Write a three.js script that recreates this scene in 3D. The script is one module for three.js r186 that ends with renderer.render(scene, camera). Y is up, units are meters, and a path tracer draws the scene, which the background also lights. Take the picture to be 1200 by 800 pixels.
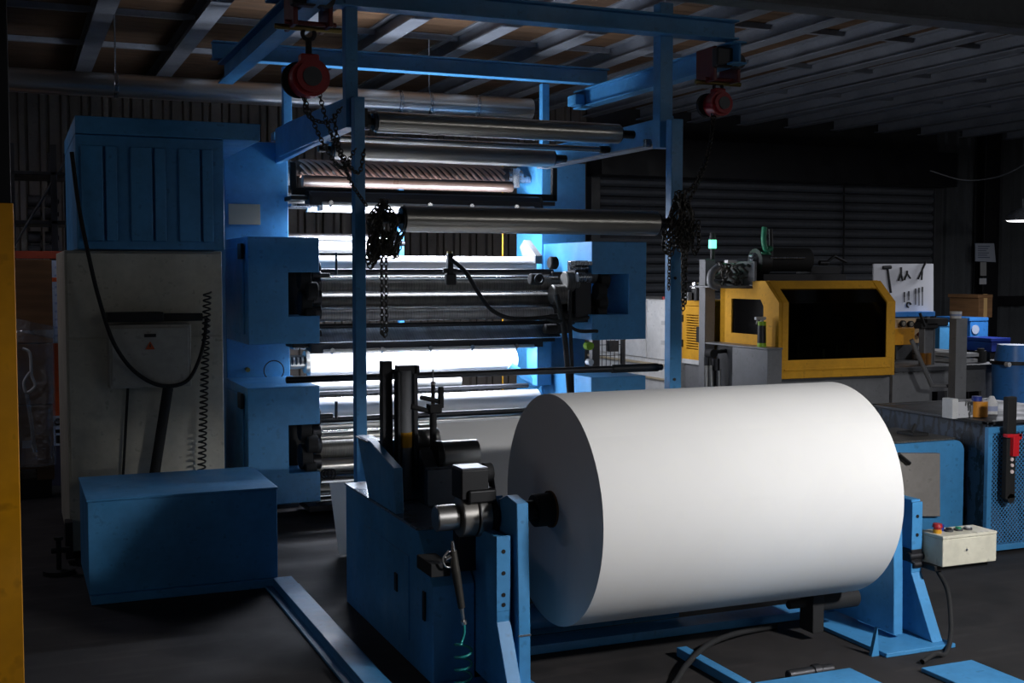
import * as THREE from 'three';
import { RoundedBoxGeometry } from 'three/addons/geometries/RoundedBoxGeometry.js';
import { mergeGeometries } from 'three/addons/utils/BufferGeometryUtils.js';
import { RectAreaLightUniformsLib } from 'three/addons/lights/RectAreaLightUniformsLib.js';

// ---------------------------------------------------------------- camera, light, exposure
const scene = new THREE.Scene();
scene.background = new THREE.Color(0x000000);
const FOCAL = 1412, HORIZON = 320, EYE = 1.65, YAW = 22.6 * Math.PI / 180;
const PITCH = Math.atan((400 - HORIZON) / FOCAL);
const camera = new THREE.PerspectiveCamera(2 * Math.atan(400 / FOCAL) * 180 / Math.PI, 1.5, 0.05, 80);
camera.rotation.order = 'YXZ';
camera.position.set(0, EYE, 0);
camera.rotation.set(-PITCH, -YAW, 0);
scene.add(camera);

RectAreaLightUniformsLib.init();
const renderer = new THREE.WebGLRenderer({ antialias: true });
renderer.toneMapping = THREE.LinearToneMapping;
renderer.toneMappingExposure = 1.0;
renderer.shadowMap.enabled = true;

const FLOOD = { at: [4.25, 2.2, -1.5], aim: [2.7, 0.45, -4.3], w: 0.36, h: 0.14, power: 835, color: 0xfbfbff };  // main lamp, out of view, placed to light the paper roll
function areaLight(color, power, w, h, at, aim) {
  const l = new THREE.RectAreaLight(color, power, w, h);
  l.position.set(...at); l.lookAt(...aim); l.castShadow = true; scene.add(l);
  return l;
}
areaLight(FLOOD.color, FLOOD.power, FLOOD.w, FLOOD.h, FLOOD.at, FLOOD.aim);

// ---------------------------------------------------------------- helpers
let seed = 7;
const rnd = () => { seed = (seed * 1664525 + 1013904223) >>> 0; return seed / 4294967296; };
const rr = (a, b) => a + (b - a) * rnd();
// a pixel of the 1200 x 800 photograph on the plane a given distance in front of the lens wall
const cp = Math.cos(PITCH), sp = Math.sin(PITCH), cy = Math.cos(YAW), sy = Math.sin(YAW);
function pix(u, v, D) {
  const fx = sy * cp, fy = -sp, fz = -cy * cp, rx = cy, rz = sy;
  const ux = sy * sp, uy = cp, uz = -cy * sp;
  const a = u - 600, b = v - 400;
  const dx = fx * FOCAL + rx * a - ux * b, dy = fy * FOCAL - uy * b, dz = fz * FOCAL + rz * a - uz * b;
  const t = -D / dz;
  return [dx * t, EYE + dy * t, -D];
}
const PX = (u, v, D) => pix(u, v, D)[0];
const PY = (u, v, D) => pix(u, v, D)[1];

const used = new Map();
function numbered(n) {
  const k = used.get(n) || 0; used.set(n, k + 1);
  return k ? n + '_' + String(k).padStart(3, '0') : n;
}
const things = [];
function thing(name, label, category, group) {
  const g = new THREE.Group(); g.name = numbered(name); g.userData = { label, category };
  if (group) g.userData.group = group;
  scene.add(g); things.push(g); return g;
}
function structure(name) {
  const g = new THREE.Group(); g.name = name; g.userData = { kind: 'structure' }; scene.add(g); things.push(g); return g;
}
const meshUv = (g) => {
  const q = g.index ? g.toNonIndexed() : g;
  const p = q.attributes.position, n = q.attributes.normal, uv = new Float32Array(p.count * 2);
  for (let i = 0; i < p.count; i += 3) {
    let ax = 0, ay = 0, az = 0;
    for (let k = 0; k < 3; k++) { ax += n.getX(i + k); ay += n.getY(i + k); az += n.getZ(i + k); }
    ax = Math.abs(ax); ay = Math.abs(ay); az = Math.abs(az);
    for (let k = 0; k < 3; k++) {
      const x = p.getX(i + k), y = p.getY(i + k), z = p.getZ(i + k);
      let s, t;
      if (ay >= ax && ay >= az) { s = x; t = z; } else if (ax >= az) { s = z; t = y; } else { s = x; t = y; }
      uv[(i + k) * 2] = s; uv[(i + k) * 2 + 1] = t;
    }
  }
  q.setAttribute('uv', new THREE.BufferAttribute(uv, 2));
  for (const k of Object.keys(q.attributes)) if (!['position', 'normal', 'uv'].includes(k)) q.deleteAttribute(k);
  return q;
};
function part(name, geos, mat, parent, label) {
  const list = (Array.isArray(geos) ? geos : [geos]).map(g => g.userData.keepUv ? g : meshUv(g));
  const g = list.length > 1 ? mergeGeometries(list) : list[0];
  const m = new THREE.Mesh(g, mat); m.name = name; m.castShadow = m.receiveShadow = true;
  if (label) m.userData.label = label;
  (parent || scene).add(m); return m;
}
function single(name, label, category, geos, mat, group) {
  const m = part(numbered(name), geos, mat, null); m.userData = { label, category };
  if (group) m.userData.group = group;
  return m;
}
// boxes: x range, y range, distance range (near, far)
function B(x0, x1, y0, y1, d0, d1, r = 0.004) {
  const w = Math.abs(x1 - x0), h = Math.abs(y1 - y0), d = Math.abs(d1 - d0);
  const rad = Math.min(r, w * 0.3, h * 0.3, d * 0.3);
  const g = r > 0 ? new RoundedBoxGeometry(w, h, d, 1, rad) : new THREE.BoxGeometry(w, h, d);
  g.translate((x0 + x1) / 2, (y0 + y1) / 2, -(d0 + d1) / 2); return g;
}
function PB(u0, v0, u1, v1, D, depth, r) {         // front face given by its corners in the photograph
  const vm = (v0 + v1) / 2, um = (u0 + u1) / 2;
  return B(PX(u0, vm, D), PX(u1, vm, D), PY(um, v1, D), PY(um, v0, D), D, D + depth, r);
}
function CY(x, d, y0, y1, r, seg = 24, r2 = r) {
  const g = new THREE.CylinderGeometry(r2, r, Math.abs(y1 - y0), seg); g.translate(x, (y0 + y1) / 2, -d); return g;
}
function CX(x0, x1, y, d, r, seg = 40, ch = 0.004) {     // a turned bar along the machine width with chamfered ends
  const c = Math.min(ch, r * 0.4, (x1 - x0) * 0.3);
  const g = new THREE.LatheGeometry([[0.0001, x0], [r - c, x0], [r, x0 + c], [r, x1 - c], [r - c, x1], [0.0001, x1]].map(a => new THREE.Vector2(...a)), seg);
  const q = creased(g); q.rotateZ(-Math.PI / 2); q.translate(0, y, -d); return q;
}
function creased(g) { // split lathe corners so that the faces stay crisp
  const q = g.toNonIndexed(), p = q.attributes.position, n = q.attributes.normal;
  const a = new THREE.Vector3(), b = new THREE.Vector3(), c = new THREE.Vector3();
  for (let i = 0; i < p.count; i += 3) {
    a.fromBufferAttribute(p, i); b.fromBufferAttribute(p, i + 1); c.fromBufferAttribute(p, i + 2);
    const f = b.clone().sub(a).cross(c.clone().sub(a));
    if (f.lengthSq() < 1e-16) continue; f.normalize();
    for (let k = 0; k < 3; k++) {
      const v = [a, b, c][k], rad = Math.hypot(v.x, v.z);
      const hr = Math.hypot(f.x, f.z);
      if (rad > 1e-3 && hr > 0.01) n.setXYZ(i + k, v.x / rad * hr, f.y, v.z / rad * hr); else n.setXYZ(i + k, f.x, f.y, f.z);
    }
  }
  return q;
}
function CZ(x, y, d0, d1, r, seg = 24) {
  const g = new THREE.CylinderGeometry(r, r, Math.abs(d1 - d0), seg); g.rotateX(Math.PI / 2); g.translate(x, y, -(d0 + d1) / 2); return g;
}
function rod(p, q, r, seg = 12, r2 = r) {
  const a = new THREE.Vector3(...p), b = new THREE.Vector3(...q), d = b.clone().sub(a);
  const g = new THREE.CylinderGeometry(r2, r, d.length(), seg);
  g.applyQuaternion(new THREE.Quaternion().setFromUnitVectors(new THREE.Vector3(0, 1, 0), d.normalize()));
  g.translate((p[0] + q[0]) / 2, (p[1] + q[1]) / 2, (p[2] + q[2]) / 2); return g;
}
function tube(pts, r, n = 40, seg = 8) {
  return new THREE.TubeGeometry(new THREE.CatmullRomCurve3(pts.map(p => new THREE.Vector3(...p))), n, r, seg);
}
function prismX(pts, x0, x1, bevel = 0.003) {            // profile of [distance, height], swept along the machine width
  const s = new THREE.Shape(pts.map(p => new THREE.Vector2(p[0], p[1])));
  const g = new THREE.ExtrudeGeometry(s, { depth: Math.abs(x1 - x0) - 2 * bevel, bevelEnabled: bevel > 0, bevelThickness: bevel, bevelSize: bevel, bevelOffset: -bevel, bevelSegments: 1 });
  g.rotateY(Math.PI / 2); g.translate(Math.min(x0, x1) + bevel, 0, 0); return g;   // shape x -> -z
}
function prismZ(pts, d0, d1, bevel = 0.003, holes = []) {           // profile of [x, y], swept in depth
  const s = new THREE.Shape(pts.map(p => new THREE.Vector2(p[0], p[1])));
  for (const h of holes) s.holes.push(new THREE.Path(h.map(p => new THREE.Vector2(p[0], p[1]))));
  const g = new THREE.ExtrudeGeometry(s, { depth: Math.abs(d1 - d0) - 2 * bevel, bevelEnabled: bevel > 0, bevelThickness: bevel, bevelSize: bevel, bevelOffset: -bevel, bevelSegments: 1 });
  g.translate(0, 0, -Math.max(d0, d1) + bevel); return g;
}
const linkBase = (() => { const g = new THREE.TorusGeometry(1, 0.3, 5, 9); g.scale(0.72, 1, 1); return g; })();
function chain(pts, size) {
  const c = new THREE.CatmullRomCurve3(pts.map(p => new THREE.Vector3(...p)));
  const n = Math.max(2, Math.round(c.getLength() / (size * 1.45))), out = [];
  for (let i = 0; i <= n; i++) {
    const p = c.getPointAt(i / n), t = c.getTangentAt(i / n);
    const g = linkBase.clone(); g.scale(size, size, size); g.rotateY(i % 2 ? Math.PI / 2 : 0);
    g.applyQuaternion(new THREE.Quaternion().setFromUnitVectors(new THREE.Vector3(0, 1, 0), t));
    g.translate(p.x, p.y, p.z); out.push(g);
  }
  return out;
}
function boltX(x, y, d, r = 0.008, l = 0.01) { return rod([x, y, -d], [x - l, y, -d], r, 6); }
function boltZ(x, y, d, r = 0.008, l = 0.008) { return rod([x, y, -d], [x, y, -d + l], r, 6); }

// ---------------------------------------------------------------- textures and materials
function hash(x, y, s) { let h = (x * 374761393 + y * 668265263 + s * 982451653) | 0; h = Math.imul(h ^ (h >>> 13), 1274126177); return ((h ^ (h >>> 16)) >>> 0) / 4294967296; }
function vnoise(x, y, per, s) {
  const xi = Math.floor(x), yi = Math.floor(y), fx = x - xi, fy = y - yi, w = a => ((a % per) + per) % per;
  const u = fx * fx * (3 - 2 * fx), v = fy * fy * (3 - 2 * fy);
  const a = hash(w(xi), w(yi), s), b = hash(w(xi + 1), w(yi), s), c = hash(w(xi), w(yi + 1), s), d = hash(w(xi + 1), w(yi + 1), s);
  return a + (b - a) * u + (c - a) * v + (a - b - c + d) * u * v;
}
function fbm(x, y, per, s, oct = 4) { let t = 0, a = 0.5, n = 0; for (let i = 0; i < oct; i++) { t += a * vnoise(x, y, per, s + i * 17); n += a; a *= 0.55; x *= 2; y *= 2; per *= 2; } return t / n; }
function tex(size, fn, rep = 1, srgb = true) {
  const d = new Uint8Array(size * size * 4);
  for (let j = 0; j < size; j++) for (let i = 0; i < size; i++) {
    const c = fn(i / size, j / size), k = (j * size + i) * 4;
    d[k] = c[0] * 255; d[k + 1] = c[1] * 255; d[k + 2] = c[2] * 255; d[k + 3] = 255;
  }
  const t = new THREE.DataTexture(d, size, size); t.wrapS = t.wrapT = THREE.RepeatWrapping; t.magFilter = THREE.LinearFilter;
  if (srgb) t.colorSpace = THREE.SRGBColorSpace; t.repeat.set(rep, rep); t.needsUpdate = true; return t;
}
const cl = (x) => Math.max(0, Math.min(1, x));
const grimeTex = tex(512, (x, y) => {                        // worn machine paint
  const a = fbm(x * 6, y * 6, 6, 3), b = fbm(x * 40, y * 40, 40, 5, 3), s = fbm(x * 60, y * 4, 4, 9, 2);
  let g = 0.9 + (a - 0.5) * 0.16 + (b - 0.5) * 0.1;
  if (b > 0.7) g -= (b - 0.7) * 0.9;
  return [cl(g), cl(g * 1.0), cl(g * 0.99)];
}, 0.8);
const grimeRough = tex(256, (x, y) => { const g = 0.75 + (fbm(x * 8, y * 8, 8, 21) - 0.5) * 0.6; return [cl(g), cl(g), cl(g)]; }, 0.9, false);
const floorTex = tex(1024, (x, y) => {
  const a = fbm(x * 5, y * 5, 5, 31, 5), b = fbm(x * 60, y * 60, 60, 33, 3), st = fbm(x * 9, y * 9, 9, 35, 4);
  const sc = fbm(x * 4, y * 50, 4, 37, 2);
  let g = 0.62 + (a - 0.5) * 0.5 + (b - 0.5) * 0.16 + (sc > 0.68 ? 0.1 : 0);
  if (st > 0.6) g -= (st - 0.6) * 1.1;
  return [cl(g), cl(g * 0.975), cl(g * 0.96)];
}, 0.28);
const floorRough = tex(512, (x, y) => { const g = 0.86 + (fbm(x * 7, y * 7, 7, 41, 4) - 0.5) * 0.4; return [cl(g), cl(g), cl(g)]; }, 0.3, false);
const woodTex = tex(512, (x, y) => {
  const g0 = fbm(x * 3, y * 40, 3, 51, 4), b = fbm(x * 6, y * 6, 6, 53, 3);
  const g = 0.75 + (g0 - 0.5) * 0.4 + (b - 0.5) * 0.25; return [cl(g), cl(g * 0.93), cl(g * 0.85)];
}, 0.5);
const streakTex = tex(512, (x, y) => {                       // inked and wiped rollers: marks along the turn
  const a = fbm(x * 90, y * 6, 6, 61, 3), b = fbm(x * 10, y * 10, 10, 63, 3);
  let g = 0.85 + (a - 0.5) * 0.35 + (b - 0.5) * 0.3; return [cl(g), cl(g), cl(g)];
}, 1.2);
const brushTex = tex(256, (x, y) => { const g = 0.7 + (vnoise(x * 128, y * 4, 128, 71) - 0.5) * 0.35 + (fbm(x * 6, y * 6, 6, 73) - 0.5) * 0.4; return [cl(g), cl(g), cl(g)]; }, 2, false);
const inkTex = tex(512, (x, y) => {
  const a = fbm(x * 30, y * 12, 6, 81, 4), b = fbm(x * 8, y * 8, 8, 83, 4);
  const k = a > 0.55 ? 0.35 + (0.62 - a) : 0.95; const m = b > 0.58 ? 0.6 : 1;
  return [cl(k * m), cl(k * m), cl(k * m * 1.02)];
}, 1.5);
const paperTex = tex(256, (x, y) => { const g = 0.965 + (fbm(x * 4, y * 4, 4, 91, 4) - 0.5) * 0.035; return [cl(g), cl(g), cl(g * 0.995)]; }, 0.7);
const wrinkleTex = tex(512, (x, y) => {
  const a = Math.abs(fbm(x * 6, y * 6, 6, 101, 4) - 0.5) * 2, b = Math.abs(fbm(x * 14, y * 5, 1, 103, 4) - 0.5) * 2; const g = cl(1 - Math.min(a, b) * 3); return [g, g, g];
}, 1.4, false);

function paint(c, o = {}) {
  return new THREE.MeshStandardMaterial({ color: c, roughness: o.r ?? 0.5, metalness: o.m ?? 0, map: o.map === undefined ? grimeTex : o.map, roughnessMap: o.rm === undefined ? grimeRough : o.rm, ...(o.x || {}) });
}
const flat = (c, r = 0.6, m = 0, x = {}) => new THREE.MeshStandardMaterial({ color: c, roughness: r, metalness: m, ...x });
const M = {
  blue: paint(0x4a97d0, { r: 0.6 }),
  ivory: paint(0xcdc7b6, { r: 0.6 }), greyBox: paint(0xb6b2a8, { r: 0.55 }), cream: paint(0xddd8c4, { r: 0.5 }),
  steel: flat(0xbcbab5, 0.33, 0.95), satin: flat(0xb2aea6, 0.29, 0.8),
  chrome: flat(0xe0e0e0, 0.22, 1), darkSteel: flat(0x3a3a3c, 0.45, 0.8), black: flat(0x0b0b0c, 0.5), rubber: flat(0x161616, 0.8),
  dirty: flat(0x77746e, 0.5, 0.45, { map: streakTex }), inked: flat(0xb9b6b4, 0.45, 0.4, { map: streakTex }), inkWhite: flat(0xf0f0f2, 0.55, 0, { map: paperTex }),
  copper: flat(0xb08b78, 0.5, 0.35), tray: flat(0xb9c6d4, 0.34, 0.8, { map: streakTex }),
  paper: flat(0xe4e2de, 0.85, 0, { map: paperTex }), paperSide: flat(0xe6e3e0, 0.9, 0, { map: paperTex }),
  board: flat(0xb08a63, 0.85, 0, { map: woodTex }), core: flat(0x1d1b1b, 0.7),
  yellow: paint(0xdc9f14, { r: 0.75, rm: null }), orangeYellow: paint(0xe09a12, { r: 0.6 }), columnBlack: paint(0x15151a, { r: 0.6 }),
  red: flat(0x98121a, 0.45), redDark: paint(0x6a1013, { r: 0.5 }), grey: paint(0x7c7d80, { r: 0.55 }), greyDark: paint(0x46474a, { r: 0.6 }), white: paint(0xd9d9d9, { r: 0.5 }),
  beam: paint(0x8d929c, { r: 0.6 }), girder: paint(0x6a6c70, { r: 0.7 }), deckWood: flat(0x80674f, 0.85, 0, { map: woodTex }), sheetMetal: paint(0x5a5d63, { r: 0.5, m: 0.3 }), slat: paint(0x6c6f76, { r: 0.55, m: 0.2 }),
  galvanised: flat(0x9aa0a8, 0.35, 0.8, { roughnessMap: brushTex }), concreteWall: paint(0x3a3a3c, { r: 0.9 }),
  glassDark: new THREE.MeshPhysicalMaterial({ color: 0x9a9d90, roughness: 0.08, transmission: 1, thickness: 0, ior: 1.45 }),
  film: new THREE.MeshPhysicalMaterial({ color: 0xe8ecef, roughness: 0.22, transmission: 0.85, thickness: 0, ior: 1.45, bumpMap: wrinkleTex, bumpScale: 0.012 }),
  chainSteel: flat(0x4a4640, 0.4, 0.9), green: flat(0x1f7d5a, 0.5), lime: flat(0x8fb522, 0.5), brass: flat(0x8d7a4a, 0.35, 0.9), bluePlain: paint(0x3b86d8, { r: 0.5 }), navy: paint(0x20368f, { r: 0.55 }),
  hose: flat(0x2c8f8a, 0.25), orange: paint(0xd2541a, { r: 0.6 }),
};
const floorMat = new THREE.MeshStandardMaterial({ color: 0x3a3635, roughness: 1.0, map: floorTex, roughnessMap: floorRough });

// ---------------------------------------------------------------- the hall
const MEZZ = 6.7, BACK = 13;            // where the mezzanine starts and the back wall stands
{
  const f = part('floor', B(-5, 15, -0.2, 0, -6, BACK + 0.2, 0), floorMat, null); f.userData.kind = 'structure';
  const w = (n, g, m) => { const o = part(n, g, m, null); o.userData.kind = 'structure'; return o; };
  w('wall_left', B(-5.2, -5, -0.2, 8.2, -6, BACK + 0.2, 0), M.concreteWall);
  w('wall_right', B(15, 15.2, -0.2, 8.2, -6, BACK + 0.2, 0), M.concreteWall);
  w('wall_front', B(-5.2, 15.2, -0.2, 8.2, -6.2, -6, 0), M.concreteWall);
  w('wall_loft', B(-5, 15, 3.75, 8, MEZZ, MEZZ + 0.15, 0), M.concreteWall);
  // back wall: profiled sheet with the roller shutter set in front of it
  const wb = structure('wall_back');
  part('wall_core', B(-5, 15, -0.2, 8.2, BACK + 0.1, BACK + 0.3, 0), M.concreteWall, wb);
  const cladding = (x0, x1) => {
    const pts = []; const p = 0.2;
    for (let x = x0; x < x1 - 1e-6; x += p) pts.push([x, BACK + 0.1], [x, BACK + 0.06], [x + 0.1, BACK + 0.06], [x + 0.115, BACK + 0.02], [x + 0.165, BACK + 0.02], [x + 0.18, BACK + 0.06]);
    pts.push([x1, BACK + 0.06], [x1, BACK + 0.1]);
    const s = new THREE.Shape(pts.map(q => new THREE.Vector2(q[0], q[1])));
    const g = new THREE.ExtrudeGeometry(s, { depth: 3.75, bevelEnabled: false }); g.rotateX(-Math.PI / 2); g.rotateY(0); return g;
  };
  part('cladding_sheet', cladding(-3, 6.4), paint(0x7a7169, { r: 0.6 }), wb);
  part('cladding_sheet', cladding(11.75, 15), paint(0x55585c, { r: 0.6 }), wb);
  const door = structure('door_1');
  const slatShape = (y) => {
    const pts = [[BACK + 0.05, y], [BACK - 0.005, y + 0.012], [BACK - 0.04, y + 0.04], [BACK - 0.045, y + 0.075], [BACK - 0.01, y + 0.112], [BACK + 0.05, y + 0.114]];
    return prismX(pts, 6.5, 11.6, 0);
  };
  const s0 = meshUv(slatShape(0));
  for (let i = 0; i < 24; i++) { const m = new THREE.Mesh(s0, M.slat); m.name = 'slat'; m.position.y = 0.02 + i * 0.116; m.castShadow = m.receiveShadow = true; door.add(m); }
  part('guide_rail', B(6.4, 6.52, 0, 2.85, BACK - 0.08, BACK + 0.1), M.greyDark, door);
  part('guide_rail', B(11.58, 11.7, 0, 2.85, BACK - 0.08, BACK + 0.1), M.greyDark, door);
  part('shutter_box', B(6.4, 11.7, 2.8, 3.25, BACK - 0.35, BACK + 0.1), M.columnBlack, door);
  const cord = structure('trim_1');
  part('pull_cord', tube([[10.05, 2.8, -(BACK - 0.1)], [10.06, 2, -(BACK - 0.1)], [10.05, 1.2, -(BACK - 0.1)]], 0.012), M.rubber, cord);
  // ceiling: boards over steel joists, one girder along the loft edge; the high hall roof in front of it
  const c = structure('ceiling');
  for (let i = 0; i < 32; i++) {
    const d0 = MEZZ + i * 0.2;
    part('ceiling_board', B(-5, 15, 3.64, 3.7, d0 + 0.003, d0 + 0.197, 0), M.deckWood, c);
  }
  part('roof_sheet', B(-5, 15, 8, 8.2, -6, MEZZ + 0.2, 0), M.concreteWall, c);
  const joistPts = (x) => { const a = 0.07, t = 0.012, s = 0.008, y0 = 3.5, y1 = 3.64; return [[x - a, y0], [x + a, y0], [x + a, y0 + t], [x + s, y0 + t], [x + s, y1 - t], [x + a, y1 - t], [x + a, y1], [x - a, y1], [x - a, y1 - t], [x - s, y1 - t], [x - s, y0 + t], [x - a, y0 + t]]; };
  const jg = meshUv(prismZ(joistPts(0), MEZZ + 0.1, BACK, 0));
  for (let i = 0; i < 24; i++) { const m = new THREE.Mesh(jg, M.beam); m.name = 'joist'; m.position.x = -1.48 + i * 0.715; m.castShadow = m.receiveShadow = true; c.add(m); }
  for (const d of [8.2, 9.6, 11]) for (let i = 0; i < 23; i++) { const x = -1.48 + i * 0.715; part('bridging_bar', B(x + 0.02, x + 0.695, 3.59, 3.635, d, d + 0.045, 0), M.beam, c); }
  part('girder', [B(-5, 15, 3.38, 3.405, MEZZ - 0.1, MEZZ + 0.1), B(-5, 15, 3.405, 3.75, MEZZ - 0.012, MEZZ + 0.012), B(-5, 15, 3.75, 3.775, MEZZ - 0.1, MEZZ + 0.1)], M.girder, c);
  // steel column and rail on the back wall right of the shutter
  const t2 = structure('trim_2'); part('wall_column', [B(12.35, 12.62, 0, 3.64, BACK - 0.18, BACK - 0.165), B(12.35, 12.62, 0, 3.64, BACK - 0.005, BACK + 0.01), B(12.475, 12.495, 0, 3.64, BACK - 0.17, BACK)], M.columnBlack, t2);
  const t3 = structure('trim_3'); part('wall_rail', B(12.62, 15, 1.2, 1.33, BACK - 0.08, BACK + 0.02), M.columnBlack, t3);
}

// wide dim window out of view in the left wall, lighting left-turned faces
{
  const w = structure('unseen_window_1');
  part('pane', B(-4.995, -4.985, 1.0, 3.0, -4.5, 3.0, 0), flat(0xb8c4d0, 0.4, 0, { emissive: 0xdfe4f2, emissiveIntensity: 0.4 }), w);
  for (let i = 0; i <= 5; i++) part('mullion', B(-5, -4.94, 0.95, 3.05, -4.54 + i * 1.5, -4.46 + i * 1.5), M.greyDark, w);
  for (const y of [0.95, 2.97]) part('frame_rail', B(-5, -4.94, y, y + 0.08, -4.54, 3.04), M.greyDark, w);
  areaLight(0xdfe4f2, 0.24, 7.5, 2, [-4.93, 2.0, 0.75], [5, 2.0, 0.75]);
}
// unseen window behind the camera, placed to give the steel rollers their highlights
{
  const w = structure('unseen_window_2');
  part('pane', B(6, 10.5, 3.3, 4.2, -5.995, -5.985, 0), flat(0xb8c4d0, 0.4, 0, { emissive: 0xf3f4f6, emissiveIntensity: 2.2 }), w);
  for (let i = 0; i <= 3; i++) part('mullion', B(5.96 + i * 1.5, 6.04 + i * 1.5, 3.25, 4.25, -6, -5.94), M.greyDark, w);
  for (const y of [3.25, 4.17]) part('frame_rail', B(5.96, 10.54, y, y + 0.08, -6, -5.94), M.greyDark, w);
  areaLight(0xf3f4f6, 2.2, 4.5, 0.9, [8.25, 3.75, 5.93], [8.25, 3.75, 0]);
}
// main lamp out of view in the front hall, and its steel arm
{
  const t = thing('unseen_floodlight', 'unseen visored lamp on a long steel arm, placed to light the paper roll', 'lamp');
  const g = new THREE.Group(); const [x, y, z] = FLOOD.at;
  const dir = new THREE.Vector3(...FLOOD.aim).sub(new THREE.Vector3(x, y, z)).normalize();
  const rot = new THREE.Quaternion().setFromRotationMatrix(new THREE.Matrix4().lookAt(new THREE.Vector3(...FLOOD.aim), new THREE.Vector3(x, y, z), new THREE.Vector3(0, 1, 0)));
  const put = (geo, off) => { geo.translate(0, 0, off); geo.applyQuaternion(rot); geo.translate(x, y, z); return geo; };
  part('housing', put(new RoundedBoxGeometry(0.52, 0.46, 0.1, 2, 0.02), -0.09), M.greyDark, t);
  part('glowing_face', put(new THREE.BoxGeometry(0.36, 0.14, 0.01), -0.03), flat(0xffffff, 0.5, 0, { emissive: 0xfff6ea, emissiveIntensity: 3 }), t);
  const side = (w, h, ox, oy, l) => { const g = new THREE.BoxGeometry(w, h, l); g.translate(ox, oy, l / 2 - 0.04); g.applyQuaternion(rot); g.translate(x, y, z); return g; };
  part('unseen_visor', side(1.2, 0.01, 0, 0.215, 0.9), M.black, t); part('shade_plate', side(0.5, 0.01, 0, -0.215, 0.1), M.black, t);  // long top plate, unseen, keeps lamp light off gantry and left cabinets
  part('shade_plate', side(0.01, 0.42, 0.255, 0, 0.1), M.black, t); part('shade_plate', side(0.01, 0.42, -0.255, 0, 0.1), M.black, t);
  part('arm', rod([x - dir.x * 0.12, y - dir.y * 0.12, z - dir.z * 0.12], [x + 0.05, 7.99, z + 0.35], 0.025), M.greyDark, t);
}

// ---------------------------------------------------------------- paper roll and its unwind stand
const RX0 = 2.04, RX1 = 3.455, RY = 0.68, RD = 4.48, RR = 0.475;
{
  const t = thing('paper_roll', 'huge roll of blank white paper lying on the unwind stand', 'paper roll');
  const g = new THREE.CylinderGeometry(RR, RR, RX1 - RX0, 128, 1, true); g.rotateZ(-Math.PI / 2); g.translate((RX0 + RX1) / 2, RY, -RD);
  part('wound_paper', g, M.paper, t);
  const end = (x, s) => { const r = new THREE.RingGeometry(0.075, RR, 128, 6); r.rotateY(s * Math.PI / 2); r.translate(x, RY, -RD); return r; };
  part('cut_end', end(RX0, -1), M.paperSide, t, 'smooth grey cut edge of the wound paper');
  part('cut_end', end(RX1, 1), M.paperSide, t, 'smooth grey cut edge of the wound paper');
  const c = new THREE.CylinderGeometry(0.076, 0.076, RX1 - RX0 + 0.02, 48, 1, true); c.rotateZ(Math.PI / 2); c.translate((RX0 + RX1) / 2, RY, -RD);
  part('core_tube', c, M.board, t, 'brown cardboard core');
}
{
  const t = thing('unwind_shaft', 'dark steel shaft with chucks and brake discs running through the paper roll', 'shaft');
  part('shaft', CX(1.56, 3.82, RY, RD, 0.03), M.steel, t);
  part('chuck', [CX(1.96, 2.075, RY, RD, 0.068), CX(1.9, 1.97, RY, RD, 0.042), CX(1.885, 1.9, RY, RD, 0.052)], M.core, t);
  part('chuck', [CX(3.42, 3.535, RY, RD, 0.068), CX(3.53, 3.6, RY, RD, 0.042)], M.core, t);
  part('collar', CX(1.535, 1.625, RY, RD, 0.052), M.steel, t);
  part('brake_disc', CX(1.632, 1.695, RY, RD, 0.082, 56), M.satin, t);
  part('brake_disc', CX(1.7, 1.752, RY, RD, 0.086, 56), M.steel, t);
  part('flange', CX(1.757, 1.782, RY, RD, 0.078, 48), M.darkSteel, t);
  part('ring', [CX(1.842, 1.852, RY, RD, 0.046), CX(1.862, 1.872, RY, RD, 0.04)], M.chrome, t);
}
{
  const t = thing('brake_caliper', 'black brake housing with a knob clamped over the shaft discs', 'brake');
  const y = RY + 0.04;
  part('housing', [B(1.625, 1.74, y + 0.035, y + 0.155, RD - 0.06, RD + 0.06, 0.006), B(1.65, 1.77, y + 0.02, y + 0.075, RD - 0.075, RD + 0.07, 0.01)], M.black, t);
  part('cover', B(1.628, 1.737, y + 0.154, y + 0.162, RD - 0.058, RD + 0.055, 0.003), flat(0x6a6c70, 0.35, 0.6), t, 'grey metal top cover');
  part('knob', [CX(1.735, 1.775, y + 0.13, RD, 0.04, 14), rod([1.77, y + 0.13, -RD], [1.785, y + 0.05, -RD - 0.01], 0.012)], M.rubber, t);
  part('foot', [B(1.64, 1.77, 0.45, RY - 0.02, RD + 0.02, RD + 0.09, 0.006)], M.darkSteel, t);
}
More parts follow.
